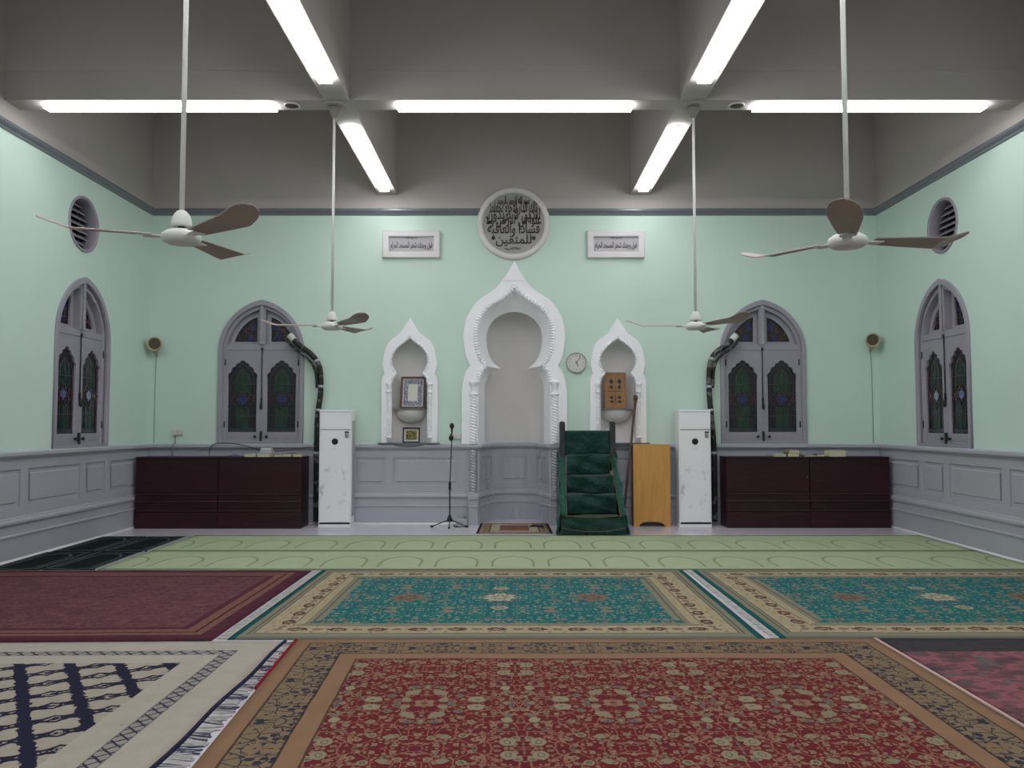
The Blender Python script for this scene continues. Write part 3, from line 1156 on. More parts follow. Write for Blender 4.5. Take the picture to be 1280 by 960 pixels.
# ------------------------------------------------------------------ the two small niches
for i, nx in enumerate(NX):
    nt = thing('wall_niche', ['small white ogee arched niche left of the prayer niche', 'small white ogee arched niche right of the clock'][i], 'niche', (nx, YB, 0), 0, 'small white wall niches')
    lo = [(w, z) for w, z in N_IN]
    loop = [(w, z) for w, z in N_OUT] + [(-w, z) for w, z in reversed(N_OUT[:-1])] + [(-w, z) for w, z in lo[:-1]] + [(0.0, 2.925)] + [(w, z) for w, z in reversed(lo[:-1])]
    obj('architrave', plate([loop], 0.04, 0.006, -0.0205), 'white', nt)
    mb = MB()
    for s in (1, -1):
        rows = [[(s * w, -0.036, z) for w, z in N_IN], [(s * w, 0.05, z) for w, z in N_IN]]
        if s < 0:
            rows = rows[::-1]
        mb.sheet(rows, False)
    obj('reveal', mb, 'white', nt)
    mb = MB()
    rows = []
    RN = 0.288
    for z in (1.26, 1.6, 2.0, 2.4, 2.6):
        rows.append([(-RN * math.cos(PI * k / 20), 0.03 + 0.25 * math.sin(PI * k / 20), z) for k in range(21)])
    for j in range(1, 8):
        a = PI / 2 * j / 7
        rows.append([(-RN * math.cos(a) * math.cos(PI * k / 20), 0.03 + 0.25 * math.cos(a) * math.sin(PI * k / 20), 2.6 + 0.32 * math.sin(a)) for k in range(21)])
    mb.sheet(rows)
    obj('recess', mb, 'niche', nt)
    ic = min(range(len(N_IN)), key=lambda q: abs(N_IN[q][1] - 2.335) + abs(N_IN[q][0] - 0.212))
    for s in (1, -1):
        for part in (N_IN[ic:], [p for p in N_IN[:ic + 1] if p[1] > 2.19]):
            obj('rope_moulding', MB().tube(densify(rope_path(part, s, -0.036, 0.002), 0.005), 0.020, 8, twist=2 * PI / 0.034, lobes=0, depth=0.34, smooth=False), 'white', nt)
        cx = s * 0.318
        c = obj('column', MB().tube(densify([(cx, -0.055, 1.36), (cx, -0.055, 2.03)], 0.0055), 0.028, 10, twist=2 * PI / 0.034, lobes=2, depth=0.16, smooth=False), 'white', nt)
        obj('capital', MB().lathe([(0.028, 2.03), (0.045, 2.035), (0.045, 2.055), (0.03, 2.065), (0.03, 2.14), (0.048, 2.16), (0.05, 2.185), (0.03, 2.19)], 16, (cx, -0.055, 0)), 'white', c)
        obj('pedestal', MB().lathe([(0.03, 1.262), (0.03, 1.33), (0.042, 1.335), (0.042, 1.355), (0.03, 1.36)], 16, (cx, -0.055, 0)), 'white', c)
    # shelf with a bowl shaped corbel under it
    RS = 0.265
    sh = [(-RS * math.cos(PI * k / 16), 0.03 + 0.235 * math.sin(PI * k / 16)) for k in range(17)] + [(RS, 0.0), (-RS, 0.0)]
    t = bmesh.new()
    lo_v = [t.verts.new((x, y_, 1.775)) for x, y_ in sh]
    hi_v = [t.verts.new((x, y_, 1.793)) for x, y_ in sh]
    t.faces.new(lo_v)
    t.faces.new(hi_v)
    for k in range(len(sh)):
        t.faces.new((lo_v[k], lo_v[(k + 1) % len(sh)], hi_v[(k + 1) % len(sh)], hi_v[k]))
    bmesh.ops.recalc_face_normals(t, faces=list(t.faces))
    shelf = obj('shelf', MB().merge(t), 'corn', nt, label='grey painted shelf edge')
    mb = MB()
    rows = []
    for j in range(9):
        a = PI / 2 * j / 8
        rows.append([(-0.262 * math.cos(a) * math.cos(PI * k / 20), 0.225 - 0.21 * math.cos(a) * math.sin(PI * k / 20), 1.774 - 0.205 * math.sin(a)) for k in range(21)])
    mb.sheet(rows)
    obj('corbel', mb, 'niche', shelf)
    mb = MB().box(-0.48, 0.48, -0.115, -0.001, 1.244, 1.259, 0.003)
    sill = obj('sill', mb, 'corn', nt, label='dark grey sill slab')
    t = bmesh.new()
    pts = [(-0.283 * math.cos(PI * k / 16), 0.0 + 0.28 * math.sin(PI * k / 16)) for k in range(17)]
    a_ = [t.verts.new((x, y_, 1.243)) for x, y_ in pts]
    b_ = [t.verts.new((x, y_, 1.2595)) for x, y_ in pts]
    t.faces.new(a_)
    t.faces.new(b_)
    for k in range(16):
        t.faces.new((a_[k], a_[k + 1], b_[k + 1], b_[k]))
    bmesh.ops.recalc_face_normals(t, faces=list(t.faces))
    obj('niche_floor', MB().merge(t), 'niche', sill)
    rows = []
    for j in range(6):
        a = PI / 2 * j / 5
        rows.append([(-0.26 * math.cos(a) * math.cos(PI * k / 16), -0.088 - 0.02 * math.cos(a) * math.sin(PI * k / 16), 1.243 - 0.05 * math.sin(a)) for k in range(17)])
    obj('bracket', MB().sheet(rows), 'corn', sill)


# ------------------------------------------------------------------ windows
GC = 0.307           # centre of each casement light from the window axis
GW = 0.229


def foil(w=GW, z0=0.175, zs=1.02, top=1.305):
    """multifoil headed light (half outline)"""
    h = [(w, z0), (w, zs)]
    knots = [(w, zs), (w * 0.80, zs + 0.105), (w * 0.50, zs + 0.19), (w * 0.22, zs + 0.248), (0.0, top)]
    for a, b in zip(knots, knots[1:]):
        mx_, mz_ = (a[0] + b[0]) / 2, (a[1] + b[1]) / 2
        dx_, dz_ = b[0] - a[0], b[1] - a[1]
        L = math.hypot(dx_, dz_)
        nx_, nz_ = dz_ / L, -dx_ / L
        for k in range(1, 5):
            t = k / 4
            bul = 0.028 * math.sin(PI * t) * (L / 0.12)
            h.append((a[0] + dx_ * t + nx_ * bul, a[1] + dz_ * t + nz_ * bul))
    return h


def poly_sheet(mb, pts, y):
    t = bmesh.new()
    v = [t.verts.new((x, y, z)) for x, z in pts]
    f = t.faces.new(v)
    bmesh.ops.triangulate(t, faces=[f])
    return mb.merge(t)


WMESH = {}


def window_meshes():
    ring_o = mirror_loop(pointed(WW + 0.012, WSPR, WTOP + 0.015, 0.0))
    ring_i = mirror_loop(pointed(WW - 0.040, WSPR, WTOP - 0.055, 0.03))
    WMESH['frame'] = plate([ring_o, ring_i], 0.05, 0.006, -0.005)
    ring_j = mirror_loop(pointed(WW - 0.025, WSPR, WTOP - 0.04, 0.022))
    ring_k = mirror_loop(pointed(WW - 0.085, WSPR, WTOP - 0.115, 0.055))
    WMESH['jamb'] = plate([ring_j, ring_k], 0.16, 0.006, 0.105)
    WMESH['mullion'] = MB().box(-0.05, 0.05, 0.012, 0.18, 1.55, WTOP - 0.06, 0.01).box(-0.028, 0.028, -0.012, 0.01, 1.55, WTOP - 0.03, 0.006).mesh('mullion', 'sash')
    WMESH['transom'] = MB().box(-WW + 0.09, WW - 0.09, 0.03, 0.13, 1.462, 1.552, 0.006).mesh('transom_bar', 'sash')
    # transom sashes: quarter arch with glass
    half = pointed(WW - 0.09, WSPR, WTOP - 0.12, 1.555)
    q_out = [(0.052, 1.555)] + [p for p in half if p[0] > 0.06]
    r = half
    last = [p for p in half if p[0] > 0.06][-1]
    q_out = q_out + [(0.052, last[1] + 0.03)]
    half_i = pointed(WW - 0.155, WSPR, WTOP - 0.20, 1.60)
    inn = [p for p in half_i if p[0] > 0.11]
    q_in = [(0.105, 1.60)] + inn + [(0.105, inn[-1][1] + 0.015)]
    WMESH['tsash'] = plate([q_out, q_in], 0.045, 0.004, 0.085)
    mb = MB()
    poly_sheet(mb, q_in, 0.10)
    n_base = 1
    # coloured pieces laid just in front of the dark pane
    for pts, mi in (([(0.16, 1.63), (0.27, 1.63), (0.22, 1.76)], 1), ([(0.30, 1.63), (0.42, 1.63), (0.34, 1.72)], 2), ([(0.13, 1.80), (0.24, 1.78), (0.17, 1.95)], 1), ([(0.25, 1.74), (0.33, 1.76), (0.25, 1.86)], 2)):
        k = len(mb.b.faces)
        poly_sheet(mb, pts, 0.097)
        mb.b.faces.ensure_lookup_table()
        for f in mb.b.faces[k:]:
            f.material_index = mi
    WMESH['tglass'] = mb.mesh('stained_glass', ['g_purple', 'g_blue', 'g_red'])
    mb = MB()
    for a, b in (((0.105, 1.70), (0.46, 1.70)), ((0.105, 1.80), (0.40, 1.80)), ((0.20, 1.60), (0.20, 1.95)), ((0.30, 1.60), (0.30, 1.86)), ((0.40, 1.60), (0.40, 1.78)), ((0.105, 1.60), (0.38, 1.84)), ((0.48, 1.60), (0.14, 1.96))):
        mb.tube([(a[0], 0.094, a[1]), (b[0], 0.094, b[1])], 0.0045, 5)
    WMESH['tcame'] = mb.mesh('lead_came', 'came')
    # casement, centred on its light; outer edge towards +x
    fl = foil()
    out = [(-0.304, 0.045), (0.262, 0.045), (0.262, 1.458), (-0.304, 1.458)]
    WMESH['casement'] = None
    me = plate([out, mirror_loop(fl)], 0.045, 0.005, 0.062)
    mb = MB().addmesh(me)
    for x0, x1 in ((-0.20, -0.09), (0.09, 0.20)):              # little sunk lines over the arch
        mb.box(x0, x1, 0.036, 0.042, 1.335, 1.343)
    mb.box(-0.30, 0.262, 0.036, 0.042, 0.075, 0.081)
    WMESH['casement'] = mb.mesh('casement', 'sash')
    mb = MB()
    poly_sheet(mb, mirror_loop(fl), 0.075)
    gl = [([(x * 0.60, 0.25 + (z - 0.25) * 1.0) for x, z in ((0.16, 0.25), (0.16, 0.58), (-0.16, 0.58), (-0.16, 0.25))], 1),
          ([(0.13, 0.80), (0.13, 1.02), (0.07, 1.14), (0.0, 1.20), (-0.07, 1.14), (-0.13, 1.02), (-0.13, 0.80)], 1),
          ([(0.19, 0.20), (0.19, 0.235), (-0.19, 0.235), (-0.19, 0.20)], 4),
          ([(0.185, 0.62), (0.12, 0.69), (0.185, 0.76)], 3), ([(-0.185, 0.62), (-0.12, 0.69), (-0.185, 0.76)], 3)]
    star = []
    for k in range(12):
        r_ = 0.085 if k % 2 == 0 else 0.05
        star.append((r_ * math.sin(PI * k / 6), 0.69 + r_ * math.cos(PI * k / 6)))
    gl.append((star, 2))
    for pts, mi in gl:
        k = len(mb.b.faces)
        poly_sheet(mb, pts, 0.072)
        mb.b.faces.ensure_lookup_table()
        for f in mb.b.faces[k:]:
            f.material_index = mi
    WMESH['glass'] = mb.mesh('stained_glass', ['g_purple', 'g_green', 'g_blue', 'g_red', 'g_teal'])
    mb = MB()

    def ln(pts, r_=0.0042):
        mb.tube([(x, 0.068, z) for x, z in pts], r_, 5)
    ins = [(0.185, 0.235), (0.185, 1.02), (0.14, 1.12), (0.09, 1.19), (0.0, 1.255)]
    ln(ins)
    ln([(-x, z) for x, z in ins])
    for z in (0.20, 0.235, 0.43, 0.93):
        ln([(-0.225, z), (0.225, z)], 0.0035)
    for x in (-0.095, 0.0, 0.095):
        ln([(x, 0.235), (x, 0.55)], 0.0035)
        ln([(x, 0.83), (x, 1.16 if x == 0 else 1.08)], 0.0035)
    for s in (0, 1):
        tri = [(0.14 * math.sin(2 * PI * k / 3 + s * PI), 0.69 + 0.15 * math.cos(2 * PI * k / 3 + s * PI)) for k in range(4)]
        ln(tri)
    ln([(0.0, 0.50), (0.225, 0.69), (0.0, 0.88), (-0.225, 0.69), (0.0, 0.50)])
    ln([(0.0, 1.16), (0.07, 1.08), (0.11, 0.96)])
    ln([(0.0, 1.16), (-0.07, 1.08), (-0.11, 0.96)])
    for z in (0.33, 0.53, 0.62, 0.76, 0.83):
        for s in (1, -1):
            ln([(s * 0.185, z), (s * 0.228, z)], 0.0035)
    WMESH['came'] = mb.mesh('lead_came', 'came')
    WMESH['hinge'] = MB().box(-0.010, 0.010, 0.020, 0.045, -0.045, 0.045, 0.003).lathe([(0.008, -0.05), (0.008, 0.05)], 10, (0, 0.022, 0)).mesh('hinge', 'iron')
    WMESH['knob'] = MB().lathe([(0.014, 0.039), (0.014, 0.03), (0.009, 0.026), (0.02, 0.018), (0.023, 0.008), (0.018, 0.0), (0.008, -0.003)], 16, (0, 0, 0), 'Y').mesh('knob', 'black')
    WMESH['bolt'] = MB().tube([(0, 0.028, 0.63), (0, 0.028, 1.49)], 0.008, 8).box(-0.016, 0.016, 0.012, 0.039, 1.46, 1.505, 0.003).box(-0.014, 0.014, 0.015, 0.039, 0.62, 0.72, 0.004).mesh('bolt', 'iron')
    WMESH['bolthandle'] = MB().lathe([(0.008, 0.0), (0.02, 0.02), (0.024, 0.06), (0.016, 0.10), (0.008, 0.11)], 12, (0, 0.012, 0.53)).mesh('bolt_handle', 'iron')
    WMESH['lock'] = MB().box(-0.016, 0.016, 0.01, 0.039, 0.02, 0.19, 0.004).mesh('shoot_bolt', 'iron')


window_meshes()
for k in ('frame', 'jamb', 'tsash'):
    WMESH[k].materials.clear()
    WMESH[k].materials.append(M['sash'])


def window(i, loc, rotz, label):
    w = struct(link('window_%d' % i, WMESH['frame'], None, loc, rotz), label)
    link('jamb', WMESH['jamb'], w)
    link('mullion', WMESH['mullion'], w)
    link('transom_bar', WMESH['transom'], w)
    for s in (1, -1):
        t = link('transom_sash', WMESH['tsash'], w, (0, 0.055, 0))
        t.scale = (s, 1, 1)
        link('stained_glass', WMESH['tglass'], t)
        link('lead_came', WMESH['tcame'], t)
        c = link('casement', WMESH['casement'], w)
        c.location = (s * GC, 0, 0)
        c.scale = (s, 1, 1)
        link('stained_glass', WMESH['glass'], c)
        link('lead_came', WMESH['came'], c)
        for z in (0.30, 1.27):
            link('hinge', WMESH['hinge'], c, (0.268, 0, z))
        link('knob', WMESH['knob'], c, (-0.217, 0, 0.11))
    b = link('bolt', WMESH['bolt'], w)
    link('bolt_handle', WMESH['bolthandle'], b)
    link('shoot_bolt', WMESH['lock'], w)
    obj('added_backing', MB().box(-0.6, 0.6, 0.33, 0.345, 0.0, 2.2), 'dark', w)  # added dark board standing in for the unlit night behind the glass
    return w


window(1, (WX[0], YB, WZ), 0, 'pointed arch stained glass window in the niche wall, above the left dark cabinets')
window(2, (WX[1], YB, WZ), 0, 'pointed arch stained glass window in the niche wall, above the right dark cabinets')
window(3, (XL, WY_L, WZ), PI / 2, 'pointed arch stained glass window in the left side wall')
window(4, (XR, WY_R, WZ), -PI / 2, 'pointed arch stained glass window in the right side wall')

for i, (x, y, rz, lab) in enumerate(((XL, VY_L, PI / 2, 'round louvred vent high in the left side wall'), (XR, VY_R, -PI / 2, 'round louvred vent high in the right side wall'))):
    mb = MB().lathe([(VR + 0.015, 0.0), (VR + 0.015, -0.018), (VR - 0.015, -0.018), (VR - 0.02, 0.0), (VR - 0.02, 0.22), (VR + 0.0, 0.22)], 40, (0, 0, 0), 'Y', cap=False)
    v = struct(obj('window_%d' % (5 + i), mb, 'sash', None, (x, y, VZ), rz), lab)
    for k in range(8):
        z = -0.29 + k * 0.083
        hw = math.sqrt(max(0.01, (VR - 0.024) ** 2 - (z + 0.0) ** 2)) - 0.01
        t = MB().box(-hw, hw, -0.05, 0.05, -0.006, 0.006).mesh('slat', 'sash')
        t.transform(Matrix.Translation((0, 0.15, z)) @ Matrix.Rotation(math.radians(38), 4, 'X'))
        link('slat', t, v)
    obj('added_backing', MB().lathe([(VR - 0.025, 0.235), (VR - 0.025, 0.245)], 32, (0, 0, 0), 'Y'), 'dark', v)  # added dark disc that keeps the vent black between its slats

# ------------------------------------------------------------------ ceiling lights
def strip_light(loc, rotz, length, label, n=2):
    t = thing('batten_light', label, 'light', loc, rotz, 'fluorescent strip lights under the ceiling beams')
    u = length / n
    obj('housing', MB().box(-length / 2 + 0.03, length / 2 - 0.03, -0.05, 0.05, -0.012, 0.0), 'plastic', t)
    for k in range(n):
        a = -length / 2 + k * u
        mb = MB()
        prof = [(-0.064, -0.0125), (-0.070, -0.018), (-0.069, -0.046), (0.069, -0.046), (0.070, -0.018), (0.064, -0.0125)]
        rows = [[(x, p, z) for p, z in prof] for x in (a + (0.03 if k == 0 else 0.002), a + u - (0.03 if k == n - 1 else 0.002))]
        mb.sheet(rows, False)
        for row in rows:
            tt = bmesh.new()
            tt.faces.new([tt.verts.new(p) for p in row])
            mb.merge(tt)
        obj('diffuser', mb, 'lit', t)
    return t


ZL = ZBEAM - 0.001
bays = ['left', 'middle', 'right']
for j, (yc, tx) in enumerate(((8.94, 'on the cross beam nearest the niche wall'), (4.87, 'on the cross beam over the near fans'), (0.83, 'on the cross beam above the camera'))):
    for k, (a, b) in enumerate(((-5.33, -2.66), (-1.33, 1.39), (2.72, 5.40))):
        strip_light(((a + b) / 2, yc, ZL), 0, b - a, 'crosswise white fluorescent strip %s, %s span' % (tx, bays[k]))
for s, lx in enumerate(LX):
    for a, b, tx in ((9.50, 12.18, 'running up to the niche wall'), (5.50, 8.27, 'between the far fan and the near fan'), (1.45, 4.22, 'just ahead of the camera'), (-2.7, 0.2, 'behind the camera')):
        strip_light((lx, (a + b) / 2, ZL), PI / 2, b - a, 'lengthwise white fluorescent strip %s on the %s beam' % (tx, ('left', 'right')[s]))
for x, lab in ((-2.50, 'round grey ceiling speaker beside the left far fan mount'), (2.55, 'round grey ceiling speaker beside the right far fan mount')):
    t = thing('ceiling_speaker', lab, 'speaker', (x, 8.92, ZBEAM))
    obj('rim', MB().lathe([(0.09, -0.001), (0.09, -0.014), (0.078, -0.018), (0.075, -0.008)], 28, cap=False), 'plastic', t)
    obj('grille', MB().lathe([(0.076, -0.004), (0.07, -0.012), (0.0005, -0.016)], 28), 'grille', t)


# ------------------------------------------------------------------ ceiling fans
def blade_mesh():
    mb = MB()
    prof = [(0.165, 0.050), (0.22, 0.056), (0.34, 0.068), (0.48, 0.080), (0.60, 0.090), (0.625, 0.0915), (0.68, 0.090), (0.73, 0.078), (0.76, 0.058), (0.777, 0.030), (0.782, 0.006)]
    tp = math.tan(math.radians(9.5))
    rows_t, rows_b = [], []
    for r, hw in prof:
        up = max(0.0, r - 0.61) * 0.32
        rt, rb = [], []
        for k in range(7):
            c = (k / 3 - 1) * hw
            z = -c * tp + up + 0.006 * (1 - (k / 3 - 1) ** 2)
            rt.append((r, c, z + 0.003))
            rb.append((r, c, z - 0.003))
        rows_t.append(rt)
        rows_b.append(rb)
    t = bmesh.new()
    vt = [[t.verts.new(p) for p in row] for row in rows_t]
    vb = [[t.verts.new(p) for p in row] for row in rows_b]
    for A, flip in ((vt, False), (vb, True)):
        for a, b in zip(A, A[1:]):
            for i in range(6):
                f = (a[i], b[i], b[i + 1], a[i + 1])
                t.faces.new(f[::-1] if flip else f)
    n = len(vt)
    for i in range(n - 1):
        t.faces.new((vt[i][0], vb[i][0], vb[i + 1][0], vt[i + 1][0]))
        t.faces.new((vt[i][6], vt[i + 1][6], vb[i + 1][6], vb[i][6]))
    for i in range(6):
        t.faces.new((vt[0][i], vt[0][i + 1], vb[0][i + 1], vb[0][i]))
        t.faces.new((vt[-1][i], vb[-1][i], vb[-1][i + 1], vt[-1][i + 1]))
    bmesh.ops.recalc_face_normals(t, faces=list(t.faces))
    return mb.merge(t).mesh('blade', 'fanblade')


FAN = dict(blade=blade_mesh(),
           iron=MB().box(0.085, 0.21, -0.028, 0.028, -0.012, -0.004, 0.002).box(0.155, 0.215, -0.042, 0.042, -0.0125, -0.0065, 0.002).mesh('blade_iron', 'fanwhite'),
           motor=MB().lathe([(0.02, -0.048), (0.085, -0.046), (0.112, -0.030), (0.118, -0.008), (0.112, 0.012), (0.085, 0.032), (0.05, 0.042), (0.02, 0.045)], 32).mesh('motor_housing', 'fanwhite'),
           cup=MB().lathe([(0.052, 0.058), (0.060, 0.062), (0.061, 0.075), (0.057, 0.105), (0.045, 0.135), (0.028, 0.155), (0.018, 0.160)], 28).mesh('lower_cup', 'fanwhite'),
           stem=MB().lathe([(0.022, 0.04), (0.022, 0.07)], 16).mesh('stem', 'black'))


def fan(x, y, z, angles, label):
    t = thing('ceiling_fan', label, 'fan', (x, y, z), 0, 'long stemmed ceiling fans')
    link('motor_housing', FAN['motor'], t)
    link('lower_cup', FAN['cup'], t)
    link('stem', FAN['stem'], t)
    top = ZBEAM - z
    obj('downrod', MB().tube([(0, 0, 0.06), (0, 0, top - 0.02)], 0.0155, 12), 'fanwhite', t)
    c = obj('canopy', MB().lathe([(0.018, top - 0.15), (0.03, top - 0.14), (0.062, top - 0.045), (0.066, top - 0.03), (0.06, top - 0.026)], 24), 'fangrey', t)
    obj('ceiling_rose', MB().lathe([(0.13, top - 0.014), (0.13, top - 0.0005)], 28), 'ceil', c)
    for a in angles:
        b = link('blade', FAN['blade'], t, None, math.radians(a))
        link('blade_iron', FAN['iron'], b)
    return t


fan(-2.03, 4.86, 2.70, (200, -40, 80), 'white three bladed ceiling fan nearest the left wall vent, left and near')
fan(2.06, 4.86, 2.675, (-114, 6, 126), 'near ceiling fan on the right, one blade pointing at the camera')
fan(-2.02, 8.93, 2.65, (188, -52, 68), 'far ceiling fan hanging before the left niche wall window')
fan(2.06, 8.93, 2.65, (180, -60, 60), 'far ceiling fan hanging before the right niche wall window')

# ------------------------------------------------------------------ lettering on the wall
t = thing('calligraphy_roundel', 'round white framed Arabic calligraphy disc above the prayer niche', 'wall sign', (RO[0], YB, RO[1]))
obj('rim', MB().lathe([(0.578, -0.001), (0.575, -0.05), (0.555, -0.075), (0.52, -0.078), (0.495, -0.06), (0.485, -0.04)], 64, (0, 0, 0), 'Y', cap=False), 'stone', t)
obj('disc', MB().lathe([(0.49, -0.001), (0.49, -0.042)], 64, (0, 0, 0), 'Y'), 'discgrey', t)
mb = MB()
yl = -0.045
for s, cz, w, h in ((arabic('بسم الله الرحمن الرحيم'), 0.335, 0.50, 0.20), (arabic('تلك الدار الآخرة نجعلها'), 0.235, 0.74, 0.23), (arabic('للذين لا يريدون'), 0.125, 0.84, 0.24),
                    (arabic('علوا في الأرض ولا'), 0.02, 0.87, 0.25), (arabic('فسادا والعاقبة'), -0.10, 0.82, 0.23), (arabic('للمتقين'), -0.275, 0.56, 0.19)):
    fit_text(mb, s, 0, cz, w, h, yl, 0.012, 0.012)
fit_text(mb, '١٣٩٨', 0.035, -0.40, 0.16, 0.035, yl, 0.012, 0.004)
fit_text(mb, arabic('سنة'), -0.10, -0.40, 0.08, 0.04, yl, 0.012, 0.004)
obj('lettering', mb, 'ink', t)
for s in (-1, 1):
    obj('rosette', MB().lathe([(0.03, -0.041), (0.03, -0.05), (0.02, -0.054)], 16, (s * 0.318, 0, -0.235), 'Y'), 'ink', t)
for x, lab in ((-1.585, 'white framed grey marble plaque with one Arabic line, left of the roundel'), (1.635, 'white framed grey marble plaque with one Arabic line, right of the roundel')):
    t = thing('calligraphy_plaque', lab, 'wall sign', (x, YB, 4.375), 0, 'Arabic plaques beside the roundel')
    W_, H_ = 0.437, 0.203
    o_ = [(-W_, -H_), (W_, -H_), (W_, H_), (-W_, H_)]
    i_ = [(-0.365, -0.135), (0.365, -0.135), (0.365, 0.135), (-0.365, 0.135)]
    obj('frame', plate([o_, i_], 0.06, 0.014, -0.031), 'stone', t)
    obj('tablet', MB().box(-0.38, 0.38, -0.02, -0.001, -0.15, 0.15), 'tablet', t)
    mb = MB()
    fit_text(mb, arabic('فول وجهك شطر المسجد الحرام'), 0.0, -0.03, 0.66, 0.15, -0.022, 0.005, 0.012)
    fit_text(mb, arabic('بسم الله'), 0.0, 0.098, 0.18, 0.05, -0.022, 0.005, 0.006)
    obj('lettering', mb, 'ink', t)

# ------------------------------------------------------------------ clock
t = thing('wall_clock', 'round white faced wall clock with a grey rim beside the prayer niche', 'clock', (1.005, YB, 2.51))
obj('rim', MB().lathe([(0.163, -0.001), (0.165, -0.03), (0.158, -0.045), (0.145, -0.045), (0.142, -0.03)], 40, (0, 0, 0), 'Y', cap=False), 'acgrey', t)
obj('dial', MB().lathe([(0.145, -0.002), (0.145, -0.03)], 40, (0, 0, 0), 'Y'), 'plastic', t)
mb = MB()
for h in range(1, 13):
    a = PI / 6 * h
    fit_text(mb, str(h), 0.112 * math.sin(a), 0.112 * math.cos(a), 0.013 if h < 10 else 0.024, 0.026, -0.032, 0.002)
obj('numerals', mb, 'ink', t)
for nm, a, L, w in (('hour_hand', 154, 0.065, 0.006), ('minute_hand', 42, 0.105, 0.0045)):
    me = MB().box(-w, w, -0.037, -0.034, -0.02, L, 0.001).mesh(nm, 'ink')
    me.transform(Matrix.Rotation(math.radians(a), 4, 'Y'))
    link(nm, me, t)

# ------------------------------------------------------------------ framed pieces in the niches
def lean(me, ang, loc):
    me.transform(Matrix.Translation(loc) @ Matrix.Rotation(ang, 4, 'X'))
    return me


def mat_page():
    n = NT('printed_page_border', 0.5, 0.3)
    o = n.obj()
    v = n.vor(o, 38)
    n.color(n.mix(n.lt(v.outputs['Distance'], 0.42), (110, 108, 130), (176, 176, 190)))
    return n.m


M['pageborder'] = mat_page()


def mat_gold():
    n = NT('gold_print', 0.5, 0.3)
    v = n.vor(n.obj(), 42)
    n.color(n.mix(n.gt(v.outputs['Distance'], 0.45), (150, 136, 70), (72, 70, 44)))
    return n.m


M['goldprint'] = mat_gold()


def picture(loc, rz, W, H, ang, label, bw, fmat, layers):
    t = thing('framed_picture', label, 'picture', loc, rz)
    o_ = [(-W / 2, 0), (W / 2, 0), (W / 2, H), (-W / 2, H)]
    i_ = [(-W / 2 + bw, bw), (W / 2 - bw, bw), (W / 2 - bw, H - bw), (-W / 2 + bw, H - bw)]
    me = plate([o_, i_], 0.03, 0.004, 0)
    obj('frame', lean(me, -ang, (0, 0, 0)), fmat, t)
    for k, (nm, m, ins) in enumerate(layers):
        me = MB().box(-W / 2 + ins, W / 2 - ins, 0.008 - 0.003 * k, 0.0095 - 0.003 * k + 0.0005, ins, H - ins).mesh(nm, m)
        lean(me, -ang, (0, 0, 0))
        link(nm, me, t)
    return t


picture((NX[0] + 0.035, YB + 0.035, 1.7945), math.radians(-5), 0.385, 0.505, math.radians(10),
        'brown framed scripture page leaning on the shelf of the left niche', 0.022, 'frame_wood',
        [('mount', 'paper', 0.015), ('ornate_border', 'pageborder', 0.045), ('text_panel', 'paper', 0.115)])
picture((NX[0] + 0.03, YB - 0.035, 1.2605), 0, 0.262, 0.235, math.radians(8),
        'small dark framed gold print standing on the sill of the left niche', 0.014, 'black',
        [('mount', 'paper', 0.010), ('print', 'goldprint', 0.045)])
t = thing('carved_board', 'brown wooden board with dark motifs standing on the shelf of the right niche', 'board', (NX[1] - 0.03, YB + 0.03, 1.7945))
an = math.radians(8)
obj('panel', lean(MB().box(-0.17, 0.17, -0.012, 0.012, 0, 0.57, 0.004).mesh('panel', 'board'), -an, (0, 0, 0)), None, t)
fr = plate([[(-0.17, 0), (0.17, 0), (0.17, 0.57), (-0.17, 0.57)], [(-0.145, 0.03), (0.145, 0.03), (0.145, 0.54), (-0.145, 0.54)]], 0.012, 0.003, -0.017)
obj('border', lean(fr, -an, (0, 0, 0)), 'board', t)
for zc_, w, h in ((0.425, 0.055, 0.06), (0.335, 0.045, 0.045), (0.17, 0.045, 0.045), (0.105, 0.055, 0.03)):
    for s in (-1, 1):
        pts = []
        for k in range(16):
            a = 2 * PI * k / 16
            q = 1 + 0.22 * math.cos(4 * a)
            pts.append((s * 0.062 + w * 0.6 * q * math.cos(a), zc_ + h * 0.6 * q * math.sin(a)))
        obj('motif', lean(plate([pts], 0.006, 0.0, -0.0145), -an, (0, 0, 0)), 'ink', t)
obj('centre_line', lean(MB().box(-0.003, 0.003, -0.0155, -0.012, 0.06, 0.50).box(-0.11, 0.11, -0.0155, -0.012, 0.262, 0.270).mesh('centre_line', 'ink'), -an, (0, 0, 0)), None, t)

# ------------------------------------------------------------------ minbar
mn = thing('minbar', 'stepped pulpit draped in dark green velvet right of the prayer niche', 'pulpit', (1.14, 11.27, 0))
HWb, HWf = 0.425, 0.455


def wr(x, z, amp=1.0, ph=0.0):
    return 2.0 * amp * (0.010 * math.sin(7 * x + 5 * z + ph) + 0.007 * math.sin(15 * x - 9 * z + 1.3 + ph) + 0.004 * math.sin(31 * z + 11 * x + ph))


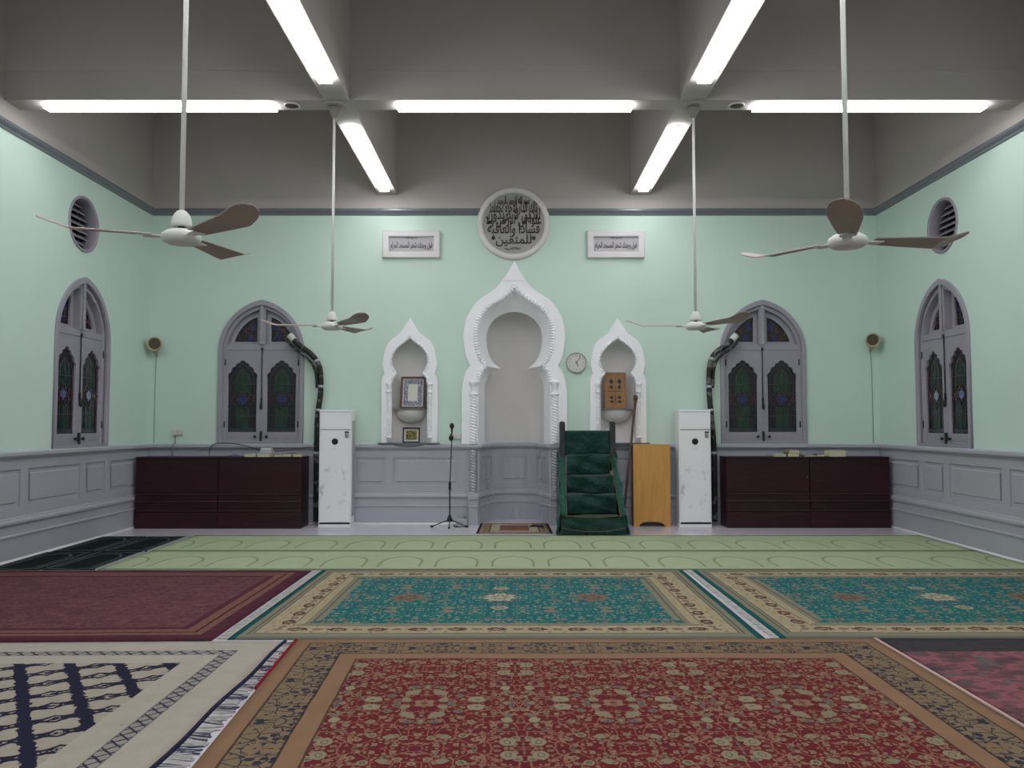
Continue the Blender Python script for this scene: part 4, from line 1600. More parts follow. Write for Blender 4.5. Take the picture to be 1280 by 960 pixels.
def drape(fn, nu, nv, mat, name, parent, thick=0.012):
    """fn(u, v) -> point; a wrinkled cloth sheet with thickness"""
    rows = [[fn(i / nu, j / nv) for i in range(nu + 1)] for j in range(nv + 1)]
    t_ = bmesh.new()
    vr = [[t_.verts.new(p) for p in row] for row in rows]
    for a, b in zip(vr, vr[1:]):
        for i in range(nu):
            t_.faces.new((a[i], a[i + 1], b[i + 1], b[i])).smooth = True
    t_.normal_update()
    back = [[t_.verts.new(v.co - v.normal * thick) for v in row] for row in vr]
    for a, b in zip(back, back[1:]):
        for i in range(nu):
            t_.faces.new((a[i], b[i], b[i + 1], a[i + 1])).smooth = True
    loop_f = vr[0] + [r[-1] for r in vr[1:]] + vr[-1][-2::-1] + [r[0] for r in vr[-2:0:-1]]
    loop_b = back[0] + [r[-1] for r in back[1:]] + back[-1][-2::-1] + [r[0] for r in back[-2:0:-1]]
    for k in range(len(loop_f)):
        k2 = (k + 1) % len(loop_f)
        t_.faces.new((loop_f[k], loop_b[k], loop_b[k2], loop_f[k2]))
    bmesh.ops.recalc_face_normals(t_, faces=list(t_.faces))
    return obj(name, MB().merge(t_), mat, parent)


YBK = 0.95                                # back of the pulpit (local)
steps = [(0.0, 0.27), (0.24, 0.545), (0.47, 0.80), (0.69, 1.10)]    # (front y, top z)
for k, (y0, zt) in enumerate(steps):
    y1 = steps[k + 1][0] if k < 3 else YBK - 0.05
    zb = steps[k - 1][1] if k else 0.0
    hw = HWf - 0.075 - 0.02 * k

    def f(u, v, y0=y0, y1=y1, zt=zt, zb=zb, hw=hw, k=k):
        x = (u * 2 - 1) * hw
        z0_ = max(zb - 0.0, 0.0)
        if v < 0.62:                       # riser hangs with folds
            q = v / 0.62
            z = z0_ + (zt - z0_) * q
            sag = 0.03 * math.sin(PI * q) * (0.6 + 0.4 * math.cos(3 * x + k))
            return (x, y0 - 0.02 - sag - wr(x, z, 1.2, k * 2.1), z)
        q = (v - 0.62) / 0.38
        return (x, y0 - 0.015 + (y1 - y0 + 0.015) * q, zt - 0.012 * math.sin(PI * q) - 0.005 * math.sin(9 * x + k))
    if k:
        drape(f, 26, 20, 'green_cloth', 'step', mn)
# boarded carcass under the cloth so nothing is hollow
mb = MB()
for k, (y0, zt) in enumerate(steps):
    hw = HWf - 0.09 - 0.02 * k
    y1 = steps[k + 1][0] if k < 3 else YBK - 0.06
    mb.box(-hw, hw, y0 + 0.03, y1 + 0.028, 0.002, zt - 0.03)
obj('carcass', mb, 'postwood', mn)
# front drape covers the lowest step and reaches the floor
drape(lambda u, v: ((u * 2 - 1) * (HWf - 0.02 + 0.025 * (1 - v)), -0.03 - 0.022 * (1 - v) - wr((u * 2 - 1) * HWf, v * 0.3, 0.8, 0.7) - 0.012 * math.sin(PI * v) , 0.004 + v * 0.262), 30, 10, 'green_cloth', 'front_drape', mn)
drape(lambda u, v: ((u * 2 - 1) * (HWf - 0.10), -0.03 + 0.29 * v, 0.262 - 0.012 * math.sin(PI * v) - 0.006 * math.sin(11 * u)), 24, 6, 'green_cloth', 'step', mn)
# sides: sloping top edge from the posts down to the front
for s in (-1, 1):
    def side(u, v, s=s):
        y = -0.035 + (YBK + 0.0) * u
        zt = 0.275 + 0.86 * u ** 0.95
        z = 0.004 + (zt - 0.004) * v
        xo = s * ((HWf + (HWb - HWf) * u) + 0.035 * (1 - v) * (1 - u))
        return (xo + s * wr(y * 1.3, z, 0.9, 0.4), y, z)
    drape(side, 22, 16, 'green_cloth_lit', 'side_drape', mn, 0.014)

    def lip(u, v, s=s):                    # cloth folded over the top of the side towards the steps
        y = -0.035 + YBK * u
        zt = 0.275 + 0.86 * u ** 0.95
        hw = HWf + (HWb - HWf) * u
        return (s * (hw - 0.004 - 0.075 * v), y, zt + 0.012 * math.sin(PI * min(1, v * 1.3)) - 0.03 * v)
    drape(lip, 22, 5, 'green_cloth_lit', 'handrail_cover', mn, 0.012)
    pts = []
    for i in range(15):
        u = i / 14
        hw = HWf + (HWb - HWf) * u
        pts.append((s * (hw - 0.083), -0.045 + YBK * u, 0.275 + 0.86 * u ** 0.95 - 0.028))
    obj('piping', MB().tube(pts, 0.005, 6), 'goldthread', mn)
    px = s * (HWb - 0.045)
    t_ = MB().box(px - 0.043, px + 0.043, YBK - 0.13, YBK - 0.045, 0.85, 1.555, 0.012).lathe([(0.04, 1.55), (0.046, 1.565), (0.03, 1.585), (0.004, 1.59)], 14, (px, YBK - 0.087, 0))
    obj('post', t_, 'postwood', mn)
drape(lambda u, v: ((u * 2 - 1) * (HWb - 0.085), YBK - 0.09 - wr(u * 0.8, v * 0.4, 0.8, 2.2), 1.075 + 0.375 * v), 22, 8, 'green_cloth', 'back_drape', mn)
obj('piping', MB().tube([((i / 10 * 2 - 1) * (HWf - 0.10), -0.05, 0.272 - 0.018 * math.sin(PI * i / 10)) for i in range(11)], 0.005, 6), 'goldthread', mn)
obj('piping', MB().tube([((i / 12 * 2 - 1) * (HWf - 0.005), -0.092, 0.11 - 0.055 * math.sin(PI * i / 12)) for i in range(13)], 0.004, 6), 'goldthread', mn)

# staff leaning behind the pulpit
t = thing('staff', 'long brown wooden staff leaning on the wall between pulpit and wooden cabinet', 'staff', (1.65, 12.02, 0))
obj('shaft', MB().tube([(0, 0, 0.004), (0.262, 0.36, 1.93)], [0.016, 0.021], 12), 'walnut', t)
obj('knob', MB().lathe([(0.012, 1.90), (0.026, 1.915), (0.036, 1.945), (0.034, 1.975), (0.02, 1.995), (0.003, 2.0)], 18, (0.262, 0.36, 0)), 'walnut', t)

# ------------------------------------------------------------------ honey wood cabinet seen from the back
t = thing('wooden_lectern', 'plain honey coloured wooden lectern beside the green pulpit', 'lectern', (2.12, 12.19, 0))
hw, ht = 0.278, 1.225
cut = [(-hw, 0), (-0.20, 0), (-0.185, 0.035), (-0.14, 0.065), (-0.06, 0.075), (0.06, 0.075), (0.14, 0.065), (0.185, 0.035), (0.20, 0), (hw, 0), (hw, ht), (-hw, ht)]
obj('front_panel', plate([cut], 0.02, 0.002, 0.0), 'oak', t)
for s in (-1, 1):
    obj('side_panel', MB().box(s * hw - 0.009 - s * 0.009, s * hw + 0.009 - s * 0.009, 0.0105, 0.19, 0, ht - 0.001, 0.001), 'walnut', t)
obj('top', MB().box(-hw, hw, -0.008, 0.19, ht + 0.001, ht + 0.015, 0.002), 'oak', t)
obj('shelf', MB().box(-hw + 0.02, hw - 0.02, 0.011, 0.19, 0.09, 0.108), 'walnut', t)

# ------------------------------------------------------------------ floor-standing air conditioners
def ac(x, y, label):
    t = thing('air_conditioner', label, 'air conditioner', (x, y, 0), 0, 'white floor standing air conditioners')
    w, d, h = 0.243, 0.30, 1.765
    obj('cabinet', MB().box(-w, w, 0, d, 0.05, h, 0.012).box(-w, w, 0.0, d, 0.0, 0.046, 0.004), 'acwhite', t)
    obj('side_grille', MB().box(w - 0.001, w + 0.004, 0.07, d - 0.04, 0.15, 1.6, 0.002), 'acgrey', t)
    obj('front_panel', MB().box(-w + 0.018, w - 0.012, -0.018, -0.001, 0.075, 1.455, 0.005), 'acfront', t)
    ao = obj('air_outlet', MB().box(-w + 0.018, w - 0.012, -0.016, -0.001, 1.475, 1.725, 0.006), 'acwhite', t)
    obj('vane', MB().box(-w + 0.018, w - 0.012, -0.0175, -0.0155, 1.729, 1.735), 'black', ao)
    obj('trim_strip', MB().box(-w + 0.018, w - 0.012, -0.021, -0.002, 1.457, 1.473, 0.003), 'chrome', t)
    obj('display', MB().lathe([(0.048, -0.018), (0.048, -0.023), (0.04, -0.025)], 28, (0, 0, 1.285), 'Y'), 'black', t)
    lb = obj('rating_label', MB().box(0.145, 0.212, -0.0195, -0.0178, 1.335, 1.44), 'acgrey', t)
    mb = MB().box(0.147, 0.21, -0.0203, -0.0194, 1.415, 1.437)
    for k in range(3):
        mb.box(0.152, 0.172 + 0.01 * k, -0.0203, -0.0194, 1.392 - k * 0.02, 1.402 - k * 0.02)
    obj('label_print', mb, 'ink', lb)
    obj('button', MB().box(-0.035, -0.027, -0.0195, -0.0178, 1.165, 1.175).box(-0.004, 0.004, -0.0195, -0.0178, 1.165, 1.175).box(0.027, 0.035, -0.0195, -0.0178, 1.165, 1.175), 'acgrey', t)
    obj('foot_gap', MB().box(-w + 0.02, w - 0.014, -0.006, 0.001, 0.046, 0.07), 'black', t)
    return t


ac(-2.672, 12.12, 'white floor standing air conditioner left of the prayer niche, beside the microphone')
ac(2.768, 12.14, 'white floor standing air conditioner right of the prayer niche, beside the honey wooden lectern')


def pipe(s, pts, label):
    t = thing('insulated_pipe', label, 'pipe', (0, 0, 0), 0)
    P = smooth_pts(pts, 6)
    obj('duct', MB().tube(P, 0.043, 12), 'insul', t)
    Q = [(x + s * 0.055, y - 0.02, z - 0.06) for x, y, z in P[:len(P) // 2]]
    obj('drain_hose', MB().tube(Q, 0.022, 10), 'insul', t)
    for f in (0.30, 0.5, 0.66, 0.8):
        i = int(f * (len(P) - 1))
        a, b = Vector(P[i]), Vector(P[i + 1])
        d = (b - a).normalized() * 0.02
        obj('tape_band', MB().tube([a - d, a + d], 0.047, 12), 'acgrey', t)
    a, b = Vector(P[0]), Vector(P[1])
    d = (b - a).normalized()
    obj('sleeve', MB().tube([a - d * 0.05, a + d * 0.06], 0.054, 12), 'plastic', t)
    return t


pipe(-1, [(-3.44, 12.44, 2.90), (-3.32, 12.42, 2.78), (-3.12, 12.40, 2.63), (-3.005, 12.40, 2.47), (-2.97, 12.40, 2.25), (-2.97, 12.39, 2.0), (-3.0, 12.37, 1.7), (-3.005, 12.34, 1.2), (-3.005, 12.34, 0.6), (-3.0, 12.34, 0.06)],
     'thick black insulated pipe from the left window pane down beside the left air conditioner')
pipe(1, [(3.47, 12.44, 2.90), (3.35, 12.42, 2.78), (3.17, 12.40, 2.66), (3.085, 12.40, 2.50), (3.06, 12.40, 2.25), (3.06, 12.39, 2.0), (3.075, 12.37, 1.7), (3.11, 12.36, 1.2), (3.115, 12.36, 0.6), (3.115, 12.36, 0.06)],
     'thick black insulated pipe from the right window pane down beside the right air conditioner')


# ------------------------------------------------------------------ dark cabinets
def cabinet(x0, x1, yf, label, depth=0.42, lock=False):
    t = thing('low_cabinet', label, 'cabinet', ((x0 + x1) / 2, yf, 0), 0, 'dark mahogany cabinets along the niche wall')
    w = (x1 - x0) / 2
    h = 1.06
    obj('body', MB().box(-w, w, 0.0, depth, 0.0, h - 0.031, 0.003), 'mahogany', t)
    obj('top', MB().box(-w, w, -0.025, depth, h - 0.03, h, 0.006), 'mahogany', t)
    obj('plinth', MB().box(-w, w, -0.02, -0.001, 0.0, 0.24, 0.004), 'mahogany', t)
    d = obj('door', MB().box(-w + 0.006, w - 0.006, -0.018, -0.001, 0.535, h - 0.036, 0.003), 'mahogany', t)
    if lock:
        obj('lock', MB().lathe([(0.006, -0.018), (0.012, -0.021), (0.010, -0.026), (0.003, -0.028)], 12, (w - 0.03, 0, 0.76), 'Y'), 'goldthread', d)
    obj('drawer', MB().box(-w + 0.006, w - 0.006, -0.018, -0.001, 0.41, 0.50, 0.003), 'mahogany', t)
    obj('drawer', MB().box(-w + 0.006, w - 0.006, -0.018, -0.001, 0.28, 0.385, 0.003), 'mahogany', t)
    for z in (0.255, 0.392, 0.505):
        obj('rail', MB().box(-w + 0.004, w - 0.004, -0.034, -0.0005, z, z + 0.018, 0.006), 'mahogany_highlight', t)
    return t


cabinet(-5.60, -4.372, 11.97, 'dark mahogany low cabinet standing against the left side wall')
cabinet(-4.366, -3.13, 11.97, 'dark mahogany low cabinet between the left corner cabinet and the left air conditioner')
cabinet(3.21, 4.455, 12.05, 'dark mahogany low cabinet right of the right air conditioner', 0.36, True)
cabinet(4.461, 5.655, 12.05, 'dark mahogany low cabinet standing against the right side wall', 0.36)


# ------------------------------------------------------------------ books and small things on the cabinets
def bookmat(c):
    k = 'cover_%d_%d_%d' % c
    if k not in M:
        M[k] = paint(k, c, 0.55, 0.4, 6, 20)
    return k


def book(x, y, z, w, d, h, rz, c, label, group='books lying on the cabinets'):
    h *= 1.5
    t = thing('book', label, 'book', (x, y, z), rz, group)
    obj('cover', MB().box(-w / 2, w / 2, -d / 2, d / 2, 0, 0.003).box(-w / 2, w / 2, -d / 2, d / 2, h - 0.003, h).box(-w / 2, -w / 2 + 0.004, -d / 2, d / 2, 0.0, h), bookmat(c), t)
    obj('pages', MB().box(-w / 2 + 0.004, w / 2 - 0.005, -d / 2 + 0.004, d / 2 - 0.004, 0.0031, h - 0.0031), 'page', t)
    return t


zt = 1.0605
book(-3.92, 12.10, zt, 0.17, 0.24, 0.028, 0.1, (190, 184, 180), 'pale covered book at the left of the row on the left cabinets')
book(-3.70, 12.09, zt, 0.19, 0.25, 0.035, -0.05, (186, 184, 190), 'white covered book under the white box')
t = thing('router_box', 'small white box standing on a book on the left cabinets', 'box', (-3.70, 12.11, zt + 0.0535))
obj('case', MB().box(-0.085, 0.085, -0.06, 0.06, 0, 0.034, 0.004).box(-0.08, 0.08, -0.055, 0.055, 0.034, 0.044, 0.003), 'acgrey', t)
obj('lid', MB().box(-0.078, 0.078, -0.055, 0.055, 0.0445, 0.076, 0.005), 'plastic', t)
book(-3.51, 12.10, zt, 0.13, 0.2, 0.022, 0.2, (160, 128, 132), 'thin pinkish book right of the white box')
book(-3.352, 12.08, zt, 0.13, 0.22, 0.032, -0.1, (74, 60, 44), 'brown book lying beside the pinkish book')
book(-3.215, 12.10, zt, 0.13, 0.2, 0.030, 0.05, (150, 134, 84), 'tan covered book at the right end of the left cabinets')
t = thing('paper_sheet', 'bluish folded paper lying at the left on the left cabinets', 'paper', (-4.18, 12.12, zt))
M['bluepaper'] = paint('blue_paper', (112, 122, 152), 0.8, 0.2, 8, 20)
obj('leaf', MB().sheet([[(-0.13, -0.08, 0.002), (-0.05, -0.08, 0.02), (0.04, -0.08, 0.006), (0.13, -0.08, 0.03)], [(-0.13, 0.1, 0.002), (-0.05, 0.1, 0.035), (0.04, 0.1, 0.012), (0.13, 0.1, 0.045)]]), 'bluepaper', t)

book(4.02, 12.19, zt, 0.2, 0.26, 0.026, 0.1, (176, 176, 178), 'open looking pale book at the left of the row on the right cabinets')
book(4.24, 12.17, zt, 0.17, 0.24, 0.034, -0.12, (96, 78, 42), 'brown book under the yellow one on the right cabinets')
book(4.24, 12.17, zt + 0.0515, 0.16, 0.22, 0.03, 0.06, (150, 146, 92), 'yellowish book on top of the brown book on the right cabinets')
book(4.47, 12.17, zt, 0.18, 0.24, 0.018, 0.1, (150, 132, 138), 'thin mauve book lying across the seam of the right cabinets')
book(4.66, 12.19, zt, 0.13, 0.2, 0.024, -0.1, (70, 44, 42), 'dark red book left of the cream book pair')
t = book(4.90, 12.17, zt, 0.25, 0.2, 0.06, 0.0, (204, 202, 170), 'thick cream book at the right end of the right cabinet books')

# cables on the wall ledge
tag(obj('cable', MB().tube(smooth_pts([(-4.66, 12.36, 1.062), (-4.66, 12.375, 1.17), (-4.60, 12.38, 1.24), (-4.45, 12.385, 1.255), (-4.2, 12.37, 1.235), (-3.95, 12.32, 1.175), (-3.79, 12.20, 1.145)], 6), 0.006, 8), 'black'),
    'black cable looping from behind the left cabinets to the white box', 'cable')
tag(obj('cable', MB().tube(smooth_pts([(-3.61, 12.18, 1.135), (-3.5, 12.3, 1.14), (-3.3, 12.37, 1.17), (-3.08, 12.30, 1.20)], 6), 0.005, 8), 'black'),
    'thin black cable from the white box towards the left air conditioner', 'cable')

# sockets
t = thing('wall_socket', 'pale double wall socket with conduit above the left corner cabinet', 'socket', (-5.21, YB, 1.42))
obj('box', MB().box(-0.075, 0.0, -0.04, -0.001, -0.045, 0.045, 0.006).box(0.004, 0.078, -0.035, -0.001, -0.042, 0.042, 0.006), 'plastic', t)
obj('conduit', MB().tube([(-0.037, -0.012, -0.045), (-0.037, -0.012, -0.17), (-0.037, -0.10, -0.19), (-0.04, -0.10, -0.38)], 0.010, 8), 'cablegrey', t)
t = thing('wall_socket', 'white double socket on the wall behind the microphone', 'socket', (-0.875, YB, 1.36))
obj('plate', MB().box(-0.085, 0.075, -0.03, -0.001, -0.045, 0.045, 0.006), 'plastic', t)
obj('plug', MB().box(-0.075, -0.02, -0.065, -0.0305, -0.03, 0.03, 0.008), 'plastic', t)
obj('plug_lead', MB().tube(smooth_pts([(-0.05, -0.06, -0.03), (-0.12, -0.10, -0.055), (-0.3, -0.11, -0.075), (-0.45, -0.11, -0.095)], 5), 0.004, 6), 'plastic', t)

# corner loudspeakers with their wires
for x, z, wx, lab, ry in ((-5.50, 2.81, XL + 0.012, 'round beige horn speaker in the left back corner', -0.5), (5.57, 2.87, XR - 0.03, 'round beige horn speaker in the right back corner', 0.5)):
    t = thing('corner_speaker', lab, 'speaker', (x - (0.07 if x < 0 else -0.05), YB, z), 0, 'round beige corner speakers')
    rot = Matrix.Rotation(-ry * 0.5, 4, 'Z') @ Matrix.Rotation(0.12, 4, 'X')
    mb = MB()
    mb.lathe([(0.055, -0.06), (0.075, -0.08), (0.098, -0.14), (0.108, -0.20), (0.112, -0.225), (0.106, -0.232), (0.090, -0.222), (0.082, -0.20)], 28, (0, 0, 0), 'Y', cap=False)
    me = mb.mesh('housing', 'beige')
    me.transform(rot)
    link('housing', me, t)
    me = MB().lathe([(0.088, -0.205), (0.06, -0.195), (0.002, -0.19)], 24, (0, 0, 0), 'Y').mesh('grille', 'grille')
    me.transform(rot)
    link('grille', me, t)
    me = MB().lathe([(0.055, -0.05), (0.06, -0.065)], 20, (0, 0, 0), 'Y').mesh('back_cap', 'beige')
    me.transform(rot)
    link('back_cap', me, t)
    obj('bracket', MB().box(-0.012, 0.012, -0.10, -0.001, -0.16, -0.145, 0.002).box(-0.02, 0.02, -0.012, -0.001, -0.20, -0.02, 0.002).box(-0.01, 0.01, -0.10, -0.085, -0.15, -0.07, 0.002), 'beige', t)
    s = -1 if x < 0 else 1
    obj('wire', MB().tube([(0.0, -0.006, -0.2), (0.01 * s, -0.005, -0.5), (0.012 * s, -0.005, -1.0), (0.012 * s, -0.005, 1.25 - z)], 0.004, 6), 'cablegrey', t)

# ------------------------------------------------------------------ microphone stand and adapter
t = thing('microphone_stand', 'black tripod microphone stand with two microphones left of the prayer niche', 'microphone stand', (-0.94, 12.16, 0))
obj('base', MB().lathe([(0.018, 0.09), (0.045, 0.085), (0.04, 0.12), (0.022, 0.17), (0.014, 0.18)], 16), 'black', t)
for a in (200, 340, 272):
    ca, sa = math.cos(math.radians(a)), math.sin(math.radians(a))
    L = 0.27 if a != 272 else 0.24
    l = obj('leg', MB().tube([(ca * 0.03, sa * 0.03, 0.105), (ca * L, sa * L * 0.9, 0.018)], 0.008, 8), 'black', t)
    obj('foot', MB().tube([(ca * (L - 0.015), sa * (L - 0.015) * 0.9, 0.020), (ca * (L + 0.03), sa * (L + 0.03) * 0.9, 0.0165)], 0.016, 10), 'black', l)
obj('pole', MB().tube([(0, 0, 0.15), (0.0, 0, 0.60), (0.004, 0, 0.62)], 0.0105, 10).tube([(0.0, 0, 0.60), (0.030, 0, 1.44)], 0.008, 10), 'iron', t)
obj('clutch', MB().lathe([(0.014, 0.55), (0.02, 0.56), (0.02, 0.66), (0.013, 0.68)], 14), 'black', t)
m1 = obj('microphone', MB().lathe([(0.003, 1.565), (0.022, 1.56), (0.034, 1.54), (0.036, 1.515), (0.028, 1.49), (0.015, 1.475), (0.013, 1.42), (0.01, 1.40)], 18, (0.028, 0, 0)), 'black', t)
m2 = obj('microphone', MB().lathe([(0.003, -0.05), (0.022, -0.045), (0.036, -0.02), (0.036, 0.01), (0.022, 0.035), (0.012, 0.05)], 18, (0.022, -0.05, 1.345)), 'black', t)
obj('clip', MB().box(0.006, 0.036, -0.05, 0.008, 1.385, 1.405, 0.003).tube([(0.022, -0.045, 1.30), (0.024, -0.03, 1.38)], 0.007, 8), 'black', t)
t = thing('power_adapter', 'grey power adapter box on the floor beside the microphone stand', 'adapter', (-0.765, 12.31, 0))
obj('case', MB().box(-0.085, 0.085, -0.045, 0.045, 0.001, 0.11, 0.01), 'acgrey', t)
obj('plug', MB().box(0.02, 0.075, -0.04, 0.03, 0.111, 0.14, 0.006), 'cablegrey', t)
obj('lead', MB().tube(smooth_pts([(-0.085, -0.02, 0.03), (-0.13, -0.08, 0.006), (-0.05, -0.12, 0.006), (-0.10, -0.22, 0.006), (0.04, -0.18, 0.006), (0.06, -0.10, 0.006)], 5), 0.005, 6), 'black', t)


# ------------------------------------------------------------------ rugs
def rug(name, corners, W, H, mat, label, cat='rug', th=0.011, z=0.0005, group=None, nu=40, nv=30, wave=0.0):
    """corners: far left, far right, near right, near left (x, y) on the floor; uv in metres from the centre"""
    fl_, fr_, nr_, nl_ = [Vector(c) for c in corners]
    t_ = bmesh.new()
    uvl = t_.loops.layers.uv.new('UVMap')
    g = []
    for j in range(nv + 1):
        row = []
        for i in range(nu + 1):
            u, v = i / nu, j / nv
            p = (nl_.lerp(nr_, u)).lerp(fl_.lerp(fr_, u), v)
            e = min(i, nu - i, j, nv - j)
            wv = wave * math.sin(u * 9 + v * 5) if e else 0.0
            row.append((t_.verts.new((p.x, p.y, z + th + (0.0015 * math.sin(u * 17) * math.sin(v * 13)) + wv - (0.003 if e == 0 else 0))), (u - 0.5) * W, (v - 0.5) * H))
        g.append(row)
    for j in range(nv):
        for i in range(nu):
            q = (g[j][i], g[j][i + 1], g[j + 1][i + 1], g[j + 1][i])
            f = t_.faces.new([a[0] for a in q])
            f.smooth = True
            for lp_, a in zip(f.loops, q):
                lp_[uvl].uv = (a[1], a[2])
    ring = [g[0][i] for i in range(nu)] + [g[j][nu] for j in range(nv)] + [g[nv][i] for i in range(nu, 0, -1)] + [g[j][0] for j in range(nv, 0, -1)]
    low = [(t_.verts.new((a[0].co.x, a[0].co.y, z)), a[1], a[2]) for a in ring]
    for k in range(len(ring)):
        q = (ring[k], low[k], low[(k + 1) % len(ring)], ring[(k + 1) % len(ring)])
        f = t_.faces.new([a[0] for a in q])
        for lp_, a in zip(f.loops, q):
            lp_[uvl].uv = (a[1], a[2])
    f = t_.faces.new([a[0] for a in low])
    bmesh.ops.recalc_face_normals(t_, faces=list(t_.faces))
    me = D.meshes.new(name)
    t_.to_mesh(me)
    t_.free()
    me.materials.append(M[mat])
    c = (fl_ + fr_ + nr_ + nl_) / 4
    me.transform(Matrix.Translation((-c.x, -c.y, 0)))
    o = link(name, me, None, (c.x, c.y, 0))
    tag(o, label, cat, group)
    o['_c'] = (c.x, c.y)
    return o


def fringe(parent, a, b, out, length, mat, n=90, label=None, z=0.002, grow=0.0, mat2=None):
    """tassels along the line a-b, pointing towards out (x sign)"""
    c = parent['_c']
    mb = MB()
    a, b = Vector(a), Vector(b)
    for k in range(n):
        p = a.lerp(b, (k + 0.5) / n)
        w = (b - a).length / n * 0.55
        ll = length + grow * k / n
        d = Vector((out * ll * rnd.uniform(0.72, 1.05), rnd.uniform(-0.035, 0.035)))
        nf = len(mb.b.faces)
        e = (b - a).normalized() * w
        q = [p - e, p + e, p + d + e * 0.8, p + d - e * 0.8]
        t_ = bmesh.new()
        hi = [t_.verts.new((v.x - c[0], v.y - c[1], z + (0.008 if i < 2 else 0.005))) for i, v in enumerate(q)]
        lo = [t_.verts.new((v.x - c[0], v.y - c[1], z)) for v in q]
        t_.faces.new(hi)
        for i in range(4):
            t_.faces.new((hi[i], lo[i], lo[(i + 1) % 4], hi[(i + 1) % 4]))
        mb.merge(t_)
        if mat2 and rnd.random() < 0.25 + 0.35 * math.sin(k * 0.4):
            mb.b.faces.ensure_lookup_table()
            for f_ in mb.b.faces[nf:]:
                f_.material_index = 1
    o = obj('fringe', mb, [mat, mat2] if mat2 else mat, parent, label=label)
    o['kind'] = 'stuff'
    return o


def binding(parent, pts, r, mat, label):
    c = parent['_c']
    return obj('binding', MB().tube([(x - c[0], y - c[1], z) for x, y, z in pts], r, 6), mat, parent, label=label)


o = rug('red_rug', [(-1.535, 5.815), (2.600, 5.835), (2.585, 1.93), (-1.36, 1.93)], 4.14, 3.9, 'r_red', 'large red floral rug with a tan and navy border in the foreground', th=0.013, nu=60, nv=50)
binding(o, [(2.607, 5.83 - 0.15 * k, 0.012) for k in range(27)], 0.010, 'pinkbind', 'pale pink edge binding')
binding(o, [(-1.543 + 0.175 * k / 26, 5.80 - 0.15 * k, 0.011) for k in range(8)], 0.010, 'redbind', 'bright red edge binding')
o = rug('teal_rug', [(-2.005, 8.545), (1.80, 8.555), (1.825, 5.845), (-2.045, 5.83)], 3.86, 2.74, 'r_teal', 'teal floral rug with a cream border in the middle, facing the prayer niche', nu=60, nv=40, group='teal floral rugs')
fringe(o, (-2.006, 8.53), (-2.046, 5.84), -1, 0.085, 'fringe', 110, 'white wool fringe')
o = rug('teal_rug', [(1.895, 8.555), (5.68, 8.555), (5.68, 5.86), (1.93, 5.85)], 3.86, 2.74, 'r_teal', 'teal floral rug with a cream border on the right, beside the right wall', nu=60, nv=40, group='teal floral rugs')
fringe(o, (1.896, 8.54), (1.931, 5.86), -1, 0.062, 'fringe', 110, 'white wool fringe')
o = rug('wine_rug', [(-5.60, 8.52), (-2.112, 8.52), (-2.148, 5.80), (-5.60, 5.70)], 3.5, 2.74, 'r_purple', 'dark wine purple rug on the left, before the green mats')
o = rug('lattice_rug', [(-5.60, 5.665), (-1.62, 5.775), (-1.62, 1.93), (-5.6, 1.86)], 4.0, 3.9, 'r_blue', 'cream rug with a navy lattice pattern at the lower left', nu=50, nv=50)
binding(o, [(-1.608 - 0.008 * math.sin(k * 0.9), 5.76 - 0.15 * k, 0.011) for k in range(26)], 0.013, 'navybind', 'navy edge binding')
fringe(o, (-1.605, 5.74), (-1.61, 1.95), 1, 0.055, 'fringe', 330, 'ragged white fringe', grow=0.17, mat2='darktuft')
o = rug('grey_red_rug', [(2.645, 5.84), (5.68, 5.84), (5.68, 1.93), (2.645, 1.93)], 3.1, 3.9, 'r_greyred', 'worn red and grey rug with a dark grey border at the lower right')
o = rug('prayer_row_carpet', [(-4.40, 11.17), (5.66, 11.17), (5.66, 9.83), (-4.40, 9.83)], 10.06, 1.34, 'r_rows', 'pale green carpet strip with arches, the row nearest the niche', 'carpet', group='pale green prayer carpet strips', nu=80, nv=10, th=0.012)
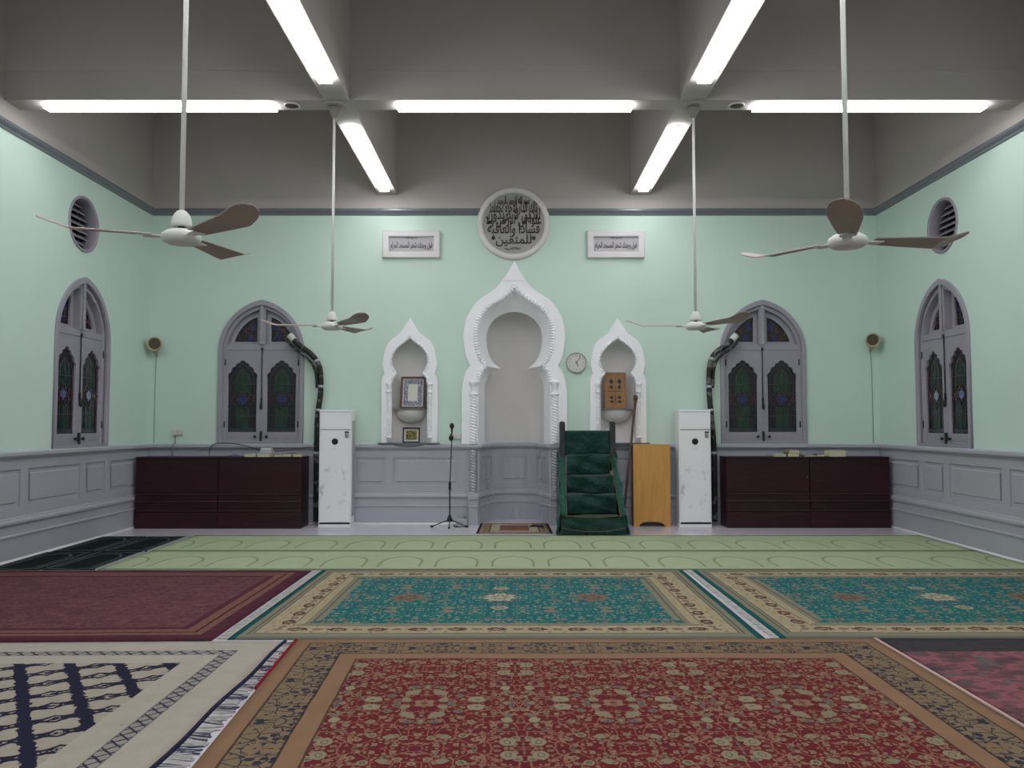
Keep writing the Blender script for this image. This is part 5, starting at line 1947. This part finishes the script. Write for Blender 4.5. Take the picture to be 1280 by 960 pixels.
o = rug('prayer_row_carpet', [(-4.40, 9.815), (5.66, 9.815), (5.66, 8.575), (-4.40, 8.575)], 10.06, 1.34, 'r_rows', 'pale green carpet strip with arches, the row beside the teal rugs', 'carpet', group='pale green prayer carpet strips', nu=80, nv=10, th=0.012)
for i, (xa_, xb_, lab) in enumerate(((-5.59, -5.02, 'by the left wall'), (-5.0, -4.43, 'beside the pale green carpet'))):
    for j, (yn, yf_, lb) in enumerate(((8.58, 9.76, 'nearer'), (9.80, 11.10, 'farther'))):
        o = rug('prayer_mat', [(xa_ - 0.03, yf_), (xb_ - 0.03, yf_ + 0.02), (xb_, yn), (xa_, yn)], 0.58, 1.2, 'r_mat', '%s dark green prayer mat %s' % (lb, lab), 'mat', 0.008, group='dark green prayer mats', nu=14, nv=20, wave=0.004)
        if i:
            binding(o, [(xb_ + 0.006 - 0.03 * k / 8, yn + 0.01 + (yf_ - yn) * k / 8, 0.008) for k in range(9)], 0.007, 'fringe', 'white edge')
o = rug('small_rug', [(-0.455, 12.56), (0.525, 12.56), (0.545, 11.38), (-0.475, 11.38)], 0.98, 1.16, 'r_small', 'small cream and red rug with black ends before the prayer niche', th=0.009, nu=24, nv=24)
for s, xf, xn in ((-1, -0.455, -0.475), (1, 0.525, 0.545)):
    c = o['_c']
    t_ = MB().sheet([[(xf - c[0] + s * 0.002, 12.55 - c[1], 0.0085), (xf - c[0] + s * 0.035, 12.55 - c[1], 0.006)], [(xn - c[0] + s * 0.002, 11.385 - c[1], 0.0085), (xn - c[0] + s * 0.035, 11.385 - c[1], 0.006)]])
    obj('binding', t_, 'darkbind', o, label='black end binding')
t = thing('strap', 'small dark strap lying on the rug before the prayer niche', 'strap', (0.36, 12.05, 0.0112))
obj('band', MB().tube(smooth_pts([(-0.09, 0.0, 0.012), (-0.03, 0.05, 0.012), (0.05, -0.03, 0.012), (0.10, 0.02, 0.012), (0.02, 0.09, 0.012), (-0.06, 0.06, 0.02)], 5), 0.011, 8), 'black', t)
for o in list(D.objects):
    if '_c' in o:
        del o['_c']
